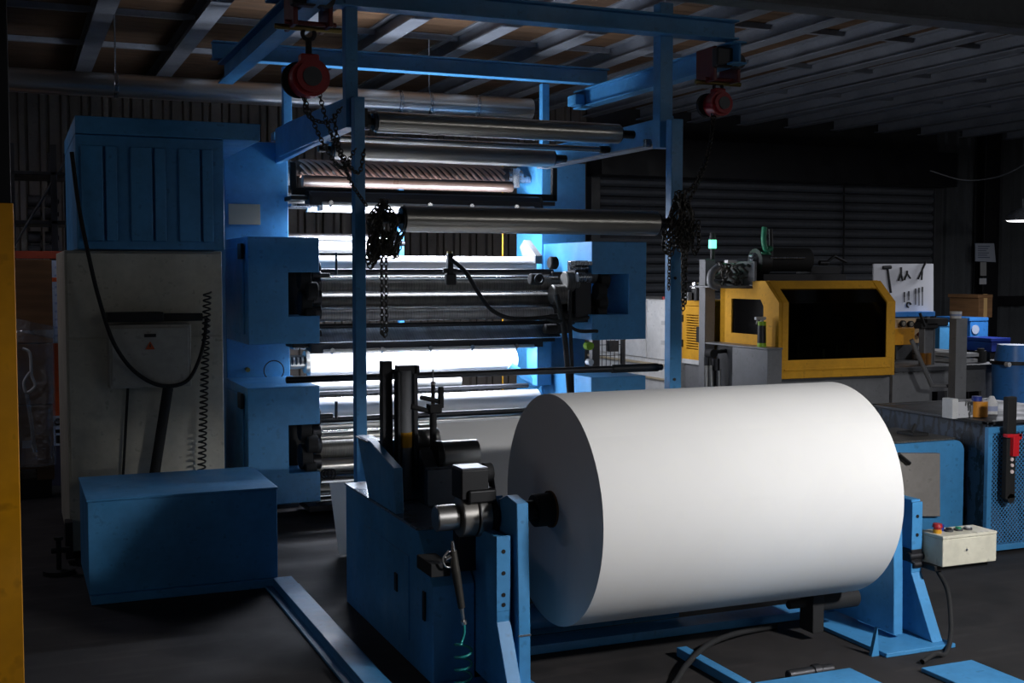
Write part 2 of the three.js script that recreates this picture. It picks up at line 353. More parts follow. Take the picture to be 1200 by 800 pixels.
{
  const t = thing('unwind_stand', 'blue welded unwind stand with paired upright plates carrying the paper roll', 'stand');
  const innerProfile = [[RD - 0.25, 0.04], [RD - 0.245, 0.3], [RD - 0.225, 0.76], [RD - 0.12, 0.775], [RD - 0.035, 0.745], [RD - 0.033, RY - 0.03], [RD + 0.033, RY - 0.03], [RD + 0.035, 0.745], [RD + 0.12, 0.72], [RD + 0.3, 0.04]];
  const outerProfile = [[RD - 0.62, 0.04], [RD - 0.55, 0.05], [RD - 0.27, 0.27], [RD - 0.25, 0.635], [RD + 0.1, 0.66], [RD + 0.3, 0.04]];
  part('inner_plate', prismX(innerProfile, 1.79, 1.84), M.blue, t);
  part('inner_plate', prismX(innerProfile, 3.605, 3.655), M.blue, t);
  const legProfile = [[RD - 0.34, 0.02], [RD - 0.2, 0.3], [RD - 0.2, 0.63], [RD + 0.1, 0.63], [RD + 0.2, 0.04]];
  part('outer_plate', prismX(legProfile, 1.715, 1.765), M.blue, t);
  part('outer_plate', prismX(legProfile, 3.735, 3.785), M.blue, t);
  // folded front flanges of the outer plates, with bolt holes
  for (const x of [1.712, 3.73]) {
    const w = 0.058;
    part('front_flange', B(x, x + w, x < 2 ? 0.34 : 0.4, x < 2 ? 0.635 : 0.62, RD - 0.212, RD - 0.2, 0.002), M.blue, t);
    const s = prismX([[RD - 0.354, 0.02], [RD - 0.34, 0.02], [RD - 0.2, 0.3], [RD - 0.2, 0.34], [RD - 0.212, 0.34], [RD - 0.212, 0.3]], x, x + w, 0.002);
    part('slanted_flange', s, M.blue, t);
    for (const y of x < 2 ? [0.575, 0.49, 0.405, 0.366] : [0.555, 0.47]) part('bolt_hole', rod([x + w / 2, y, -(RD - 0.208)], [x + w / 2, y, -(RD - 0.2135)], 0.0085, 12), M.black, t);
  }
  part('weld_seam', B(1.788, 1.842, 0.243, 0.25, RD - 0.25, RD - 0.24, 0.001), M.galvanised, t, 'bright weld seam');
  part('latch', [B(3.728, 3.79, 0.345, 0.405, RD - 0.215, RD - 0.13), CX(3.72, 3.8, 0.372, RD - 0.2, 0.02, 16), CX(3.735, 3.78, 0.335, RD - 0.21, 0.017, 16)], M.darkSteel, t);
  part('filler_plate', B(1.765, 1.79, 0.04, 0.5, RD + 0.02, RD + 0.1), M.blue, t);
  part('filler_plate', B(3.655, 3.735, 0.04, 0.5, RD + 0.02, RD + 0.1), M.blue, t);
  part('gusset', prismZ([pix(1016, 797, 4.12).slice(0, 2), pix(1032, 797, 4.12).slice(0, 2), pix(1028.5, 735, 4.12).slice(0, 2)], 4.12, 4.14, 0.001), M.blue, t);
  part('base_beam', B(1.72, 3.78, 0.0, 0.04, RD + 0.22, RD + 0.36), M.blue, t);
  part('base_plate', B(2.66, 3.12, 0.0, 0.05, 3.2, 3.92), M.blue, t);
  part('base_plate', B(3.45, 3.72, 0.0, 0.02, 3.2, 3.88), M.blue, t);
  part('base_plate', B(1.55, 1.9, 0.0, 0.02, 3.9, 4.48), M.blue, t);
  part('base_plate', B(3.44, 3.82, 0.0, 0.02, 4.08, 4.7), M.blue, t);
  part('base_rail', B(2.62, 2.67, 0, 0.04, 3.95, 4.45), M.blue, t);
  part('cross_tube', CX(1.9, 3.6, 0.14, RD + 0.3, 0.05), M.blue, t);
  part('side_panel', B(1.9, 2.9, 0.02, 0.16, RD + 0.42, RD + 0.45), M.blue, t);
  part('lift_cylinder', [CX(3.3, 3.55, 0.17, RD - 0.05, 0.045, 24), CX(3.18, 3.3, 0.17, RD - 0.05, 0.02, 16), B(3.28, 3.34, 0.04, 0.22, RD - 0.1, RD)], M.rubber, t);
  part('hinge_bolt', [CX(2.86, 3.08, 0.031, RD - 0.5, 0.022, 16), CX(2.98, 3.02, 0.031, RD - 0.5, 0.03, 6)], M.darkSteel, t);
}
single('floor_cable', 'black cable lying on the floor under the paper roll', 'cable', tube([[2.3, 0.014, -4.0], [2.42, 0.014, -4.12], [2.55, 0.03, -4.25], [2.75, 0.05, -4.4], [3.0, 0.03, -4.55], [3.25, 0.014, -4.62]], 0.013, 40), M.rubber);
// ---------------------------------------------------------------- brake cabinet left of the roll
{
  const t = thing('unwind_cabinet', 'dark blue steel cabinet with sloped front beside the paper roll', 'cabinet');
  const X0 = 1.53, X1 = 1.71;
  part('body', prismX([[4.5, 0.0], [4.5, 0.4], [4.69, 0.59], [5.84, 0.59], [5.84, 0.0]], X0, X1, 0.004), M.blue, t);
  part('top_plate', B(X0 - 0.005, X1 + 0.005, 0.591, 0.602, 4.685, 5.85, 0.003), paint(0x6d7b8c, { r: 0.4, m: 0.5 }), t, 'worn grey metal top');
  part('handle', B(X0 - 0.012, X0, 0.27, 0.35, 4.95, 4.99), M.black, t);
  part('access_hatch', B(X0 - 0.006, X0 + 0.002, 0.1, 0.46, 4.8, 5.5, 0.002), M.blue, t);
  part('grip_slot', B(X0 - 0.009, X0, 0.24, 0.36, 4.58, 4.61), M.black, t);
}
{ // air blow gun with its coiled hose
  const t = thing('air_gun', 'steel air blow gun hanging on a bracket with a coiled green hose', 'air gun');
  const D = 4.36, px = (u, v) => pix(u, v, D);
  part('handle', [rod(px(534, 668), px(541, 712), 0.018, 14, 0.014), rod(px(531, 645), px(534, 670), 0.014, 14, 0.018)], flat(0x55524c, 0.4, 0.7), t);
  part('head', [rod(px(530, 634), px(532, 652), 0.006, 10, 0.014), rod(px(522, 655), px(533, 650), 0.009, 10)], M.chrome, t);
  part('lever', tube([px(526, 645), px(519, 655), px(523, 664), px(532, 664)], 0.004, 16, 6), M.steel, t);
  part('hook_bracket', [B(PX(505, 670, 4.38), PX(528, 670, 4.38), PY(516, 676, 4.38), PY(516, 660, 4.38), 4.38, 4.56, 0.004)], M.rubber, t);
  part('coupling', [rod(px(541, 712), px(543, 727), 0.009, 10, 0.006), rod(px(543, 727), px(544, 731), 0.012, 8)], M.steel, t);
  const pts = [px(544, 731), px(544, 742), px(541, 752)]; const c0 = px(543, 752);
  for (let i = 0; i <= 56; i++) { const a = i / 12 * Math.PI * 2 + 2.2; pts.push([c0[0] + Math.cos(a) * 0.033, c0[1] - i * 0.0042, c0[2] + Math.sin(a) * 0.033]); }
  part('coiled_hose', tube(pts, 0.005, 420, 6), M.hose, t, 'translucent green coiled air hose');
}
{ // guide unit behind the cabinet
  const t = thing('web_guide', 'grey web guide with two short chrome rollers and a black clamp', 'guide unit');
  const x0 = 1.74, x1 = 2.0;
  part('housing', prismX([[5.22, 0.56], [5.22, 0.76], [5.3, 0.83], [5.5, 0.83], [5.66, 0.56]], x0, x1, 0.004), paint(0x70757e, { r: 0.45, m: 0.2 }), t);
  part('cover_plate', B(x0 + 0.005, x0 + 0.2, 0.58, 0.75, 5.205, 5.225), paint(0x7d828a, { r: 0.4, m: 0.2 }), t);
  part('base', B(1.72, 2.02, 0.53, 0.565, 5.15, 5.75), M.darkSteel, t); part('pedestal', B(1.76, 1.98, 0, 0.53, 5.25, 5.6), M.blue, t);
  part('roller', CX(x0 - 0.02, x0 + 0.13, 0.86, 5.42, 0.055, 40), M.steel, t);
  part('roller', CX(x0 + 0.09, x1 + 0.01, 0.81, 5.26, 0.062, 40), M.steel, t);
  part('end_cap', CX(x0 + 0.06, x0 + 0.09, 0.81, 5.26, 0.066, 32), M.black, t);
  part('end_cap', CX(x0 - 0.05, x0 - 0.02, 0.86, 5.42, 0.06, 32), M.black, t);
  const k = [1.8, 0.985, -5.3];
  part('clamp', [rod([1.815, 0.85, -5.32], [1.815, 1.03, -5.32], 0.017), B(1.79, 1.85, 1.0, 1.04, 5.29, 5.35), rod([1.7, 1.035, -5.3], [1.815, 1.0, -5.32], 0.013, 8), B(1.84, 1.862, 1.02, 1.12, 5.3, 5.33), rod([1.75, 1.075, -5.31], [1.85, 1.05, -5.32], 0.011, 8), rod([1.815, 1.03, -5.32], [1.815, 1.13, -5.32], 0.01, 8)], M.rubber, t);
  part('screw', [rod([1.815, 1.13, -5.32], [1.815, 1.145, -5.32], 0.012, 8), rod([1.815, 1.145, -5.32], [1.815, 1.2, -5.32], 0.004, 6)], M.chrome, t);
}
{ // side bracket of the guide with its two uprights
  const t = thing('guide_bracket', 'dark blue bracket plate with two short uprights on the unwind cabinet', 'bracket');
  part('side_plate', prismX([[5.0, 0.602], [5.02, 0.8], [5.4, 0.87], [5.62, 0.87], [5.42, 0.602]], 1.53, 1.57, 0.003), M.blue, t);
  part('top_edge', B(1.52, 1.6, 0.86, 0.868, 5.42, 5.62, 0.002), M.galvanised, t, 'pale metallic top edge');
  part('back_plate', B(1.57, 1.735, 0.602, 0.86, 5.46, 5.5), M.blue, t);
  part('square_post', B(1.575, 1.625, 0.602, 1.245, 5.34, 5.39, 0.004), M.darkSteel, t);
  part('round_post', CY(1.675, 5.32, 0.602, 1.2, 0.033, 24), M.grey, t);
  part('yellow_band', CY(1.675, 5.32, 0.845, 0.915, 0.0345, 24), M.yellow, t, 'yellow painted band');
  part('post_clamp', [B(1.63, 1.645, 0.7, 1.2, 5.28, 5.34, 0.003), B(1.715, 1.735, 0.7, 1.225, 5.3, 5.34, 0.003), B(1.64, 1.745, 1.185, 1.225, 5.3, 5.36, 0.004)], M.darkSteel, t);
  part('tie_bar', B(1.6, 1.7, 1.185, 1.205, 5.35, 5.38, 0.003), M.darkSteel, t);
}
// base rail on the floor in front of the press
single('floor_rail', 'blue steel rail bolted to the floor left of the unwind cabinet', 'rail', [B(1.24, 1.34, 0, 0.055, 3.7, 6.25), B(1.2, 1.38, 0, 0.012, 3.7, 6.25)], M.blue);

// ---------------------------------------------------------------- printing press: frame
const roller = (name, v, h, D, mat, parent, x0 = 1.87, x1 = 3.63, seg = 36) => {
  const k = (D * 1.045) / FOCAL; return part(name, CX(x0, x1, PY(500, v, D), D, h * k, seg, 0.003), mat, parent);
};
{
  const t = thing('press_frame', 'blue press frame of two broad columns with rollers between them', 'printing press');
  part('column', B(1.383, 1.827, 0, 2.565, 8.5, 9.0, 0.006), M.blue, t);
  part('column', B(3.786, 4.16, 0, 2.5, 8.5, 9.0, 0.006), M.blue, t);
  part('label_plate', B(PX(268, 250, 8.49), PX(305, 250, 8.49), PY(286, 263, 8.49), PY(286, 239, 8.49), 8.49, 8.5, 0.001), flat(0xb5a58c, 0.6), t, 'beige blank label plate');
  part('tie_beam', B(1.8, 3.8, 0.06, 0.2, 8.6, 8.9), M.blue, t);
  part('tie_beam', B(1.8, 3.8, 2.62, 2.68, 8.85, 8.95), M.blue, t);
  // spiral roller and brown roller near the top
  const yS = PY(470, 201, 8.75), rS = 0.062;
  const pts = []; for (let i = 0; i <= 8; i++) pts.push(i);
  const sp = [];
  part('roller_core', CX(1.92, 3.6, yS, 8.75, rS - 0.008, 36), paint(0x3a2b25, { r: 0.6 }), t);
  for (const hand of [-1, 1]) for (let k = 0; k < 7; k++) {
    const q = []; for (let i = 0; i <= 70; i++) { const a = i / 70, th = hand * a * Math.PI * 2 * 2.1 + k * Math.PI * 2 / 7; q.push([2.76 + hand * a * 0.8, yS + Math.cos(th) * (rS - 0.006), -8.75 + Math.sin(th) * (rS - 0.006)]); }
    sp.push(tube(q, 0.0125, 110, 6));
  }
  part('spiral_roller', sp, M.copper, t, 'brown roller wrapped in spiral ribs');
  part('bearing', [CX(1.86, 1.93, yS - 0.02, 8.74, 0.055, 20), B(1.86, 1.9, yS - 0.13, yS + 0.05, 8.7, 8.8)], M.galvanised, t);
  part('bearing', [CX(3.6, 3.72, yS - 0.01, 8.74, 0.05, 20), B(3.62, 3.68, yS - 0.1, yS + 0.05, 8.68, 8.8), CX(3.68, 3.78, yS - 0.03, 8.72, 0.03, 16)], M.galvanised, t);
  roller('brown_roller', 216, 6.5, 8.6, paint(0x33261f, { r: 0.5 }), t, 1.95, 3.58);
  part('guard_bar', [B(1.82, 3.83, PY(500, 232, 8.35), PY(500, 224, 8.35), 8.33, 8.37), B(3.8, 3.84, PY(500, 232, 8.35), PY(650, 197, 8.35), 8.33, 8.37), B(1.81, 1.85, PY(340, 219, 8.35) - 0.02, PY(340, 190, 8.35), 8.33, 8.37)], M.rubber, t);
  roller('white_cylinder', 241, 10, 8.65, M.inkWhite, t, 2.0, 3.62);
  roller('cylinder_neck', 239, 9, 8.65, M.steel, t, 1.83, 1.99);
  roller('cylinder_flange', 240, 12, 8.65, M.chrome, t, 1.985, 2.015);
  roller('chrome_roller', 283, 8, 8.75, M.chrome, t, 1.83, PX(452, 285, 8.75));
  roller('chrome_roller', 293, 5, 8.7, M.steel, t, 1.83, PX(440, 293, 8.7));
  part('roller_stub', CX(PX(452, 285, 8.75), PX(474, 285, 8.75), PY(460, 285, 8.75), 8.75, 0.02, 16), M.darkSteel, t);
  part('blue_upright', B(PX(470, 285, 8.8), PX(476.5, 285, 8.8), 0.2, 2.62, 8.86, 8.9), M.blue, t);
  part('yellow_pipe', CY(PX(588, 285, 9.0), 8.98, 0, 2.62, 0.006, 10), M.orangeYellow, t);
  roller('white_cylinder', 424, 13, 8.6, M.inkWhite, t, 1.98, 3.6);
  part('cylinder_neck', [CX(1.84, 1.96, PY(360, 424, 8.6), 8.6, 0.05, 24), CX(1.95, 1.985, PY(360, 424, 8.6), 8.6, 0.082, 32)], M.satin, t);
  for (let i = 0; i < 4; i++) part('neck_bolt', CX(1.85 + i * 0.03, 1.862 + i * 0.03, PY(360, 422, 8.6), 8.56, 0.03, 10), M.darkSteel, t);
  roller('web_roller', 448, 5.5, 8.45, M.paper, t, 1.86, 3.1);
  roller('dark_roller', 456, 3, 8.4, M.darkSteel, t);
  roller('dark_roller', 596, 6, 8.35, M.darkSteel, t, 1.84, 3.7);
  roller('dark_roller', 606, 5, 8.25, M.steel, t, 1.84, 3.7);
  roller('dark_roller', 620, 9, 8.3, M.rubber, t, 1.84, 3.7);
  part('lower_bracket', [B(1.9, 1.96, 0.12, 0.34, 8.05, 8.2), CY(1.93, 8.12, 0.0, 0.12, 0.02), B(1.84, 3.78, 0.03, 0.07, 8.0, 8.3)], M.darkSteel, t);
  part('side_arm', prismX([[8.2, 1.72], [8.2, 1.78], [8.42, 1.9], [8.5, 1.85], [8.4, 1.72]], 3.6, 3.66, 0.004), M.grey, t);
  part('blue_link', [rod([3.5, 0.95, -8.45], [3.72, 0.78, -8.4], 0.03, 12), B(3.66, 3.78, 0.8, 1.16, 8.3, 8.5)], M.blue, t);
  part('hose_loop', new THREE.TorusGeometry(0.07, 0.004, 6, 24).translate(PX(321, 432, 8.45), PY(321, 434, 8.45), -8.45), M.rubber, t);
  part('knob', CZ(PX(290, 433, 8.48), PY(290, 433, 8.48), 8.46, 8.5, 0.016), M.brass, t);
}
// hoods over the cylinders
function hood(v, label) {
  const t = thing('dryer_hood', label, 'hood');
  const D = 8.28, y = PY(500, v, D), h = 0.05;
  const prof = []; for (let i = 0; i <= 10; i++) { const a = Math.PI * (0.08 + 0.92 * i / 10); prof.push([D + 0.03 - Math.cos(Math.PI - a) * -0.06, y - 0.02 + Math.sin(a) * 0.075]); }
  part('shell', prismX([[D - 0.05, y - 0.045], [D - 0.055, y + 0.01], [D - 0.03, y + 0.045], [D + 0.03, y + 0.058], [D + 0.09, y + 0.04], [D + 0.1, y - 0.01], [D + 0.085, y - 0.01], [D + 0.075, y + 0.03], [D + 0.03, y + 0.045], [D - 0.02, y + 0.032], [D - 0.038, y - 0.045]], 1.93, 3.66, 0.002), M.darkSteel, t);
  part('lower_rail', CX(2.0, 3.6, y - 0.035, D - 0.06, 0.013, 14), M.steel, t);
  for (const x of [2.06, 2.42, 2.78, 3.1, 3.45]) part('stud', [CZ(x, y - 0.03, D - 0.085, D - 0.04, 0.017, 12), CY(x, D - 0.07, y - 0.058, y - 0.03, 0.009, 8)], M.chrome, t);
  part('end_plate', prismX([[D - 0.055, y - 0.045], [D - 0.055, y + 0.02], [D - 0.02, y + 0.055], [D + 0.09, y + 0.05], [D + 0.1, y - 0.03]], 1.915, 1.93, 0.002), M.black, t);
  part('end_plate', prismX([[D - 0.055, y - 0.045], [D - 0.055, y + 0.02], [D - 0.02, y + 0.055], [D + 0.09, y + 0.05], [D + 0.1, y - 0.03]], 3.66, 3.675, 0.002), M.black, t);
  part('hanger', [B(1.8, 1.93, y - 0.01, y + 0.02, D + 0.0, D + 0.24), B(3.66, 3.8, y - 0.01, y + 0.02, D, D + 0.24)], M.black, t);
}
hood(236, 'dark half-round hood with chrome studs under the spiral roller');
hood(402, 'dark half-round hood with chrome studs below the upper print deck');
// white fluorescent lamps inside the press
function tubeLamp(y, D, x0, x1, r, label, faces) {
  const t = thing('tube_lamp', label, 'lamp');
  part('tube', CX(x0 + 0.03, x1 - 0.03, y, D, r, 20), flat(0xffffff, 0.5, 0, { emissive: 0xe4ecff, emissiveIntensity: 2.2 }), t, 'glowing white tube');
  for (const x of [x0, x1 - 0.03]) part('holder', B(x, x + 0.03, y - r - 0.012, y + r + 0.012, D - 0.03, D + 0.03), M.white, t);
  part('bracket', B(1.827, x0, y - 0.01, y + 0.01, D - 0.01, D + 0.2), M.galvanised, t);
  part('bracket', B(x1, 3.786, y - 0.01, y + 0.01, D - 0.01, D + 0.2), M.galvanised, t);
  const xm = (x0 + x1) / 2, o = r + 0.006;
  for (const [dy, dz, power] of faces) areaLight(0xe6eeff, power, x1 - x0 - 0.08, 2 * r, [xm, y + dy * o, -D + dz * o], [xm, y + dy * 2, -D + dz * 2 ]);
}
tubeLamp(PY(430, 242, 8.42), 8.42, 2.02, 3.6, 0.026, 'white tube lamp under the hood below the spiral roller', [[-1, 0, 230], [1, 0, 115], [0, 1, 60], [0, -1, 170]]);
tubeLamp(PY(500, 404, 8.4), 8.4, 2.0, 3.62, 0.02, 'unseen white tube lamp under the hood below the upper print deck', [[-1, 0, 150], [0, 1, 90]]);  // hidden behind the hood lip, placed to light the white cylinders

{ // upright lamp unseen behind the right column, placed to light the aisle machines
  const t = thing('unseen_column_lamp', 'unseen upright tube lamp behind the press column facing the white cabinet', 'lamp');
  part('batten', B(4.07, 4.15, 0.95, 2.25, 9.02, 9.1, 0.004), M.white, t);
  part('tube', CY(4.185, 9.06, 0.98, 2.22, 0.022, 16), flat(0xffffff, 0.5, 0, { emissive: 0xe9efff, emissiveIntensity: 2.2 }), t, 'glowing white tube');
  for (const y of [0.95, 2.22]) part('holder', B(4.15, 4.21, y, y + 0.03, 9.03, 9.09), M.white, t);
  areaLight(0xf2f4ff, 62, 0.05, 1.22, [4.215, 1.6, -9.06], [8, 1.6, -9.06]);
}
{ // second unseen aisle lamp, hidden by the deck housing, lighting the yellow side wall
  const t = thing('unseen_housing_lamp', 'unseen short upright tube lamp on the outer side of the upper deck housing', 'lamp');
  part('batten', B(4.239, 4.275, 1.24, 1.8, 8.2, 8.26, 0.004), M.white, t);
  part('tube', CY(4.295, 8.23, 1.26, 1.78, 0.016, 16), flat(0xffffff, 0.5, 0, { emissive: 0xe9efff, emissiveIntensity: 2.2 }), t, 'glowing white tube');
  for (const y of [1.24, 1.775]) part('holder', B(4.27, 4.315, y, y + 0.025, 8.21, 8.25), M.white, t);
  areaLight(0xf2f4ff, 75, 0.04, 0.5, [4.32, 1.52, -8.23], [8, 1.52, -8.23]);
}
// ---------------------------------------------------------------- print decks
function housing(parent, x0, x1, y0, y1, left) {
  const D0 = 7.66, D1 = 8.5, n0 = y0 + (y1 - y0) * 0.26, n1 = y1 - (y1 - y0) * 0.33;
  const nx = left ? x0 + (x1 - x0) * 0.56 : x1 - (x1 - x0) * 0.33;
  const pts = left ? [[x0, y0], [x1, y0], [x1, n0], [nx, n0], [nx, n1], [x1, n1], [x1, y1], [x0, y1]]
    : [[x0, y0], [x1, y0], [x1, y1], [x0, y1], [x0, n1], [nx, n1], [nx, n0], [x0, n0]];
  const h = part('side_housing', prismZ(pts, D0, D1, 0.004), M.blue, parent);
  if (left) {
    part('side_door', B(x0 - 0.012, x0, y0 + 0.06, y1 - 0.06, D0 + 0.12, D1 - 0.06, 0.004), M.blue, h);
    for (const s of [0.72, 0.8]) part('bolt_head', boltZ(x0 + (x1 - x0) * s, y0 + (y1 - y0) * 0.08, D0, 0.009), M.blue, h);
    part('grip', B(x0 - 0.03, x0 - 0.01, y1 - 0.14, y1 - 0.04, D0 + 0.08, D0 + 0.2), M.black, h);
    part('recess_shade', B(nx, x1, n0, n1, D0 + 0.3, D0 + 0.34, 0), M.black, h);  // black sheet, the shade inside the notch put into its colour
  }
  const gx = left ? (nx + x1) / 2 : (x0 + nx) / 2, gm = (n0 + n1) / 2;
  const gears = [];
  for (const [dy, r, dx, dd] of [[0.1, 0.07, 0.02, 0.09], [-0.06, 0.085, 0.03, 0.12], [0.02, 0.06, 0.06, 0.05], [-0.13, 0.045, 0.05, 0.06]]) {
    const q = CX(gx + (left ? dx : -dx) - 0.035, gx + (left ? dx : -dx) + 0.035, gm + dy * (y1 - y0) / 0.68, D0 + dd, r, 18); gears.push(q);
  }
  part('gear_train', gears, M.rubber, h);
  return h;
}
{
  const t = thing('print_deck', 'upper blue print deck with stacked rollers between two notched housings', 'print unit');
  housing(t, 1.386, 1.843, 1.198, 1.88, true);
  housing(t, 3.8, 4.238, 1.176, 1.873, false);
  part('inked_cylinder', CX(1.9, 3.62, PY(500, 300, 8.3) - 0.085, 8.3, 0.085, 48), M.inkWhite, t, 'white coated cylinder');
  roller('dark_bar', 318.5, 3.6, 7.95, M.darkSteel, t);
  roller('chrome_rod', 325, 1.4, 7.86, M.chrome, t);
  roller('satin_roller', 334, 7.2, 7.92, M.dirty, t, 1.87, 3.66);
  roller('thin_rail', 342.3, 1.2, 7.84, M.chrome, t);
  roller('plate_cylinder', 352.5, 9, 7.98, M.dirty, t, 1.87, 3.66);
  roller('steel_roller', 368, 7, 7.9, M.inked, t, 1.87, 3.6);
  roller('drip_rail', 380, 2.6, 7.86, M.darkSteel, t);
  part('ink_tray', prismX([[7.78, PY(500, 398, 7.8)], [7.8, PY(500, 396, 7.8)], [7.92, PY(500, 384, 7.8) + 0.01], [7.925, PY(500, 384, 7.8)], [7.8, PY(500, 399, 7.8)]], 1.87, 3.62, 0.001), M.tray, t, 'blotched bare metal ink tray');
  // bearing stubs left
  for (const [v, r] of [[312, 0.028], [322, 0.03], [334, 0.05], [348, 0.055], [366, 0.045], [392, 0.035]]) part('roller_bearing', CX(1.84, 1.9, PY(380, v, 7.88), 7.87, r, 18), M.darkSteel, t);
  part('feed_rod', [CY(PX(394, 305, 7.85), 7.85, PY(394, 322, 7.85), PY(394, 296, 7.85), 0.008), CX(1.88, 1.96, PY(394, 322, 7.85), 7.85, 0.012, 12)], M.black, t);
  // clamp with its ink hose
  const cx = PX(526, 310, 7.82), yt = PY(526, 297, 7.82), yb = PY(526, 334, 7.82);
  part('hose_clamp', [B(cx - 0.02, cx + 0.02, yb + 0.06, yt, 7.78, 7.82, 0.006), B(cx - 0.035, cx + 0.04, yb, yb + 0.08, 7.77, 7.82, 0.01), CX(cx - 0.05, cx + 0.05, yb + 0.1, 7.8, 0.018, 12)], M.black, t);
  part('clamp_screw', [CY(cx, 7.8, yt, yt + 0.015, 0.02, 12)], M.brass, t);
  part('ink_hose', tube([pix(528, 303, 7.75), pix(545, 318, 7.7), pix(562, 345, 7.68), pix(575, 362, 7.66), pix(595, 372, 7.68), pix(625, 373, 7.7), pix(652, 370, 7.75)], 0.0145, 60, 10), M.rubber, t, 'black rubber ink hose');
  // drive side machinery
  const gx = 3.62;
  part('drive_block', [B(3.6, 3.82, 1.32, 1.66, 7.9, 8.2, 0.01), B(3.56, 3.72, 1.22, 1.36, 7.8, 8.05, 0.01), B(3.7, 3.83, 1.3, 1.74, 7.72, 7.86, 0.008)], M.darkSteel, t);
  for (const [u, v, r, w] of [[628, 327, 0.04, 0.05], [648, 308, 0.045, 0.03], [655, 345, 0.07, 0.06], [668, 330, 0.075, 0.05], [684, 322, 0.06, 0.09], [664, 372, 0.05, 0.06], [690, 365, 0.05, 0.05], [645, 385, 0.035, 0.05]]) {
    const p = pix(u, v, 7.78); part('gear_wheel', CX(p[0] - w, p[0] + w, p[1], 7.78, r, 20, 0.008), r > 0.055 ? M.dirty : M.rubber, t);
  }
  part('chrome_fitting', [CX(PX(676, 325, 7.68), PX(692, 325, 7.68), PY(684, 325, 7.68), 7.68, 0.035, 16), CX(PX(668, 314, 7.68), PX(690, 314, 7.68), PY(684, 314, 7.68), 7.68, 0.012, 12), B(PX(666, 308, 7.7), PX(692, 308, 7.7), PY(680, 311, 7.7), PY(680, 306, 7.7), 7.66, 7.7)], M.galvanised, t);
  part('guard_ring', new THREE.TorusGeometry(0.03, 0.008, 8, 20).translate(...pix(632, 327, 7.66)), M.black, t);
  part('cable_bundle', [tube([pix(652, 345, 7.62), pix(660, 380, 7.6), pix(664, 420, 7.6), pix(668, 470, 7.62)], 0.02, 30, 8), tube([pix(668, 340, 7.6), pix(668, 380, 7.58), pix(670, 420, 7.6), pix(671, 470, 7.62)], 0.014, 30, 8), tube([pix(640, 373, 7.65), pix(655, 376, 7.6), pix(690, 372, 7.62)], 0.013, 20, 8), tube([pix(650, 360, 7.65), pix(672, 385, 7.58), pix(700, 388, 7.64)], 0.012, 20, 8)], M.rubber, t);
  part('yellow_tag', B(PX(704, 325, 7.72), PX(714, 325, 7.72), PY(709, 331, 7.72), PY(709, 320, 7.72), 7.9, 7.92), M.yellow, t);
  part('lime_cap', [CZ(...pix(689, 405, 7.9).slice(0, 2), 7.86, 7.92, 0.03, 16)], M.lime, t, 'lime green cap');
  part('white_cap', [CZ(...pix(690, 424, 7.9).slice(0, 2), 7.86, 7.92, 0.022, 16)], M.white, t);
}
{
  const t = thing('print_deck', 'lower blue print deck with grimy rollers above the white web', 'print unit');
  housing(t, 1.374, 1.838, 0.168, 0.922, true);
  housing(t, 3.8, 4.238, 0.16, 0.91, false);
  part('inked_cylinder', CX(1.9, 3.64, PY(500, 461, 8.25) - 0.09, 8.25, 0.09, 48), M.inkWhite, t, 'white coated cylinder');
  roller('dark_bar', 486, 3.4, 7.98, M.darkSteel, t);
  roller('steel_roller', 493.5, 4, 7.95, M.steel, t);
  roller('chrome_rod', 500, 1.6, 7.88, M.chrome, t);
  roller('thin_rail', 506, 3.5, 7.92, M.satin, t);
  roller('plate_cylinder', 519, 11, 7.98, M.dirty, t);
  roller('steel_roller', 539, 7, 7.92, M.satin, t);
  roller('drip_rail', 547, 2.5, 7.9, M.darkSteel, t);
  roller('chrome_roller', 556, 6, 7.95, M.chrome, t);
  roller('steel_roller', 565, 4, 7.98, M.satin, t);
  roller('chrome_roller', 572, 3.6, 7.9, M.chrome, t);
  roller('chrome_rod', 577.5, 2, 7.95, M.chrome, t);
  for (const [v, r] of [[482, 0.028], [492, 0.03], [505, 0.045], [520, 0.06], [540, 0.05], [560, 0.035]]) part('roller_bearing', CX(1.83, 1.89, PY(380, v, 7.88), 7.87, r, 18), M.darkSteel, t);
  part('feed_rod', [CY(PX(394, 478, 7.85), 7.85, PY(394, 490, 7.85), PY(394, 470, 7.85), 0.01), CX(1.88, 1.97, PY(394, 487, 7.85), 7.85, 0.02, 12)], M.black, t);
  part('coil_ring', [0, 1, 2].map(i => new THREE.TorusGeometry(0.028, 0.006, 6, 16).translate(...pix(381 + i * 4, 555, 7.7))), M.rubber, t);
}
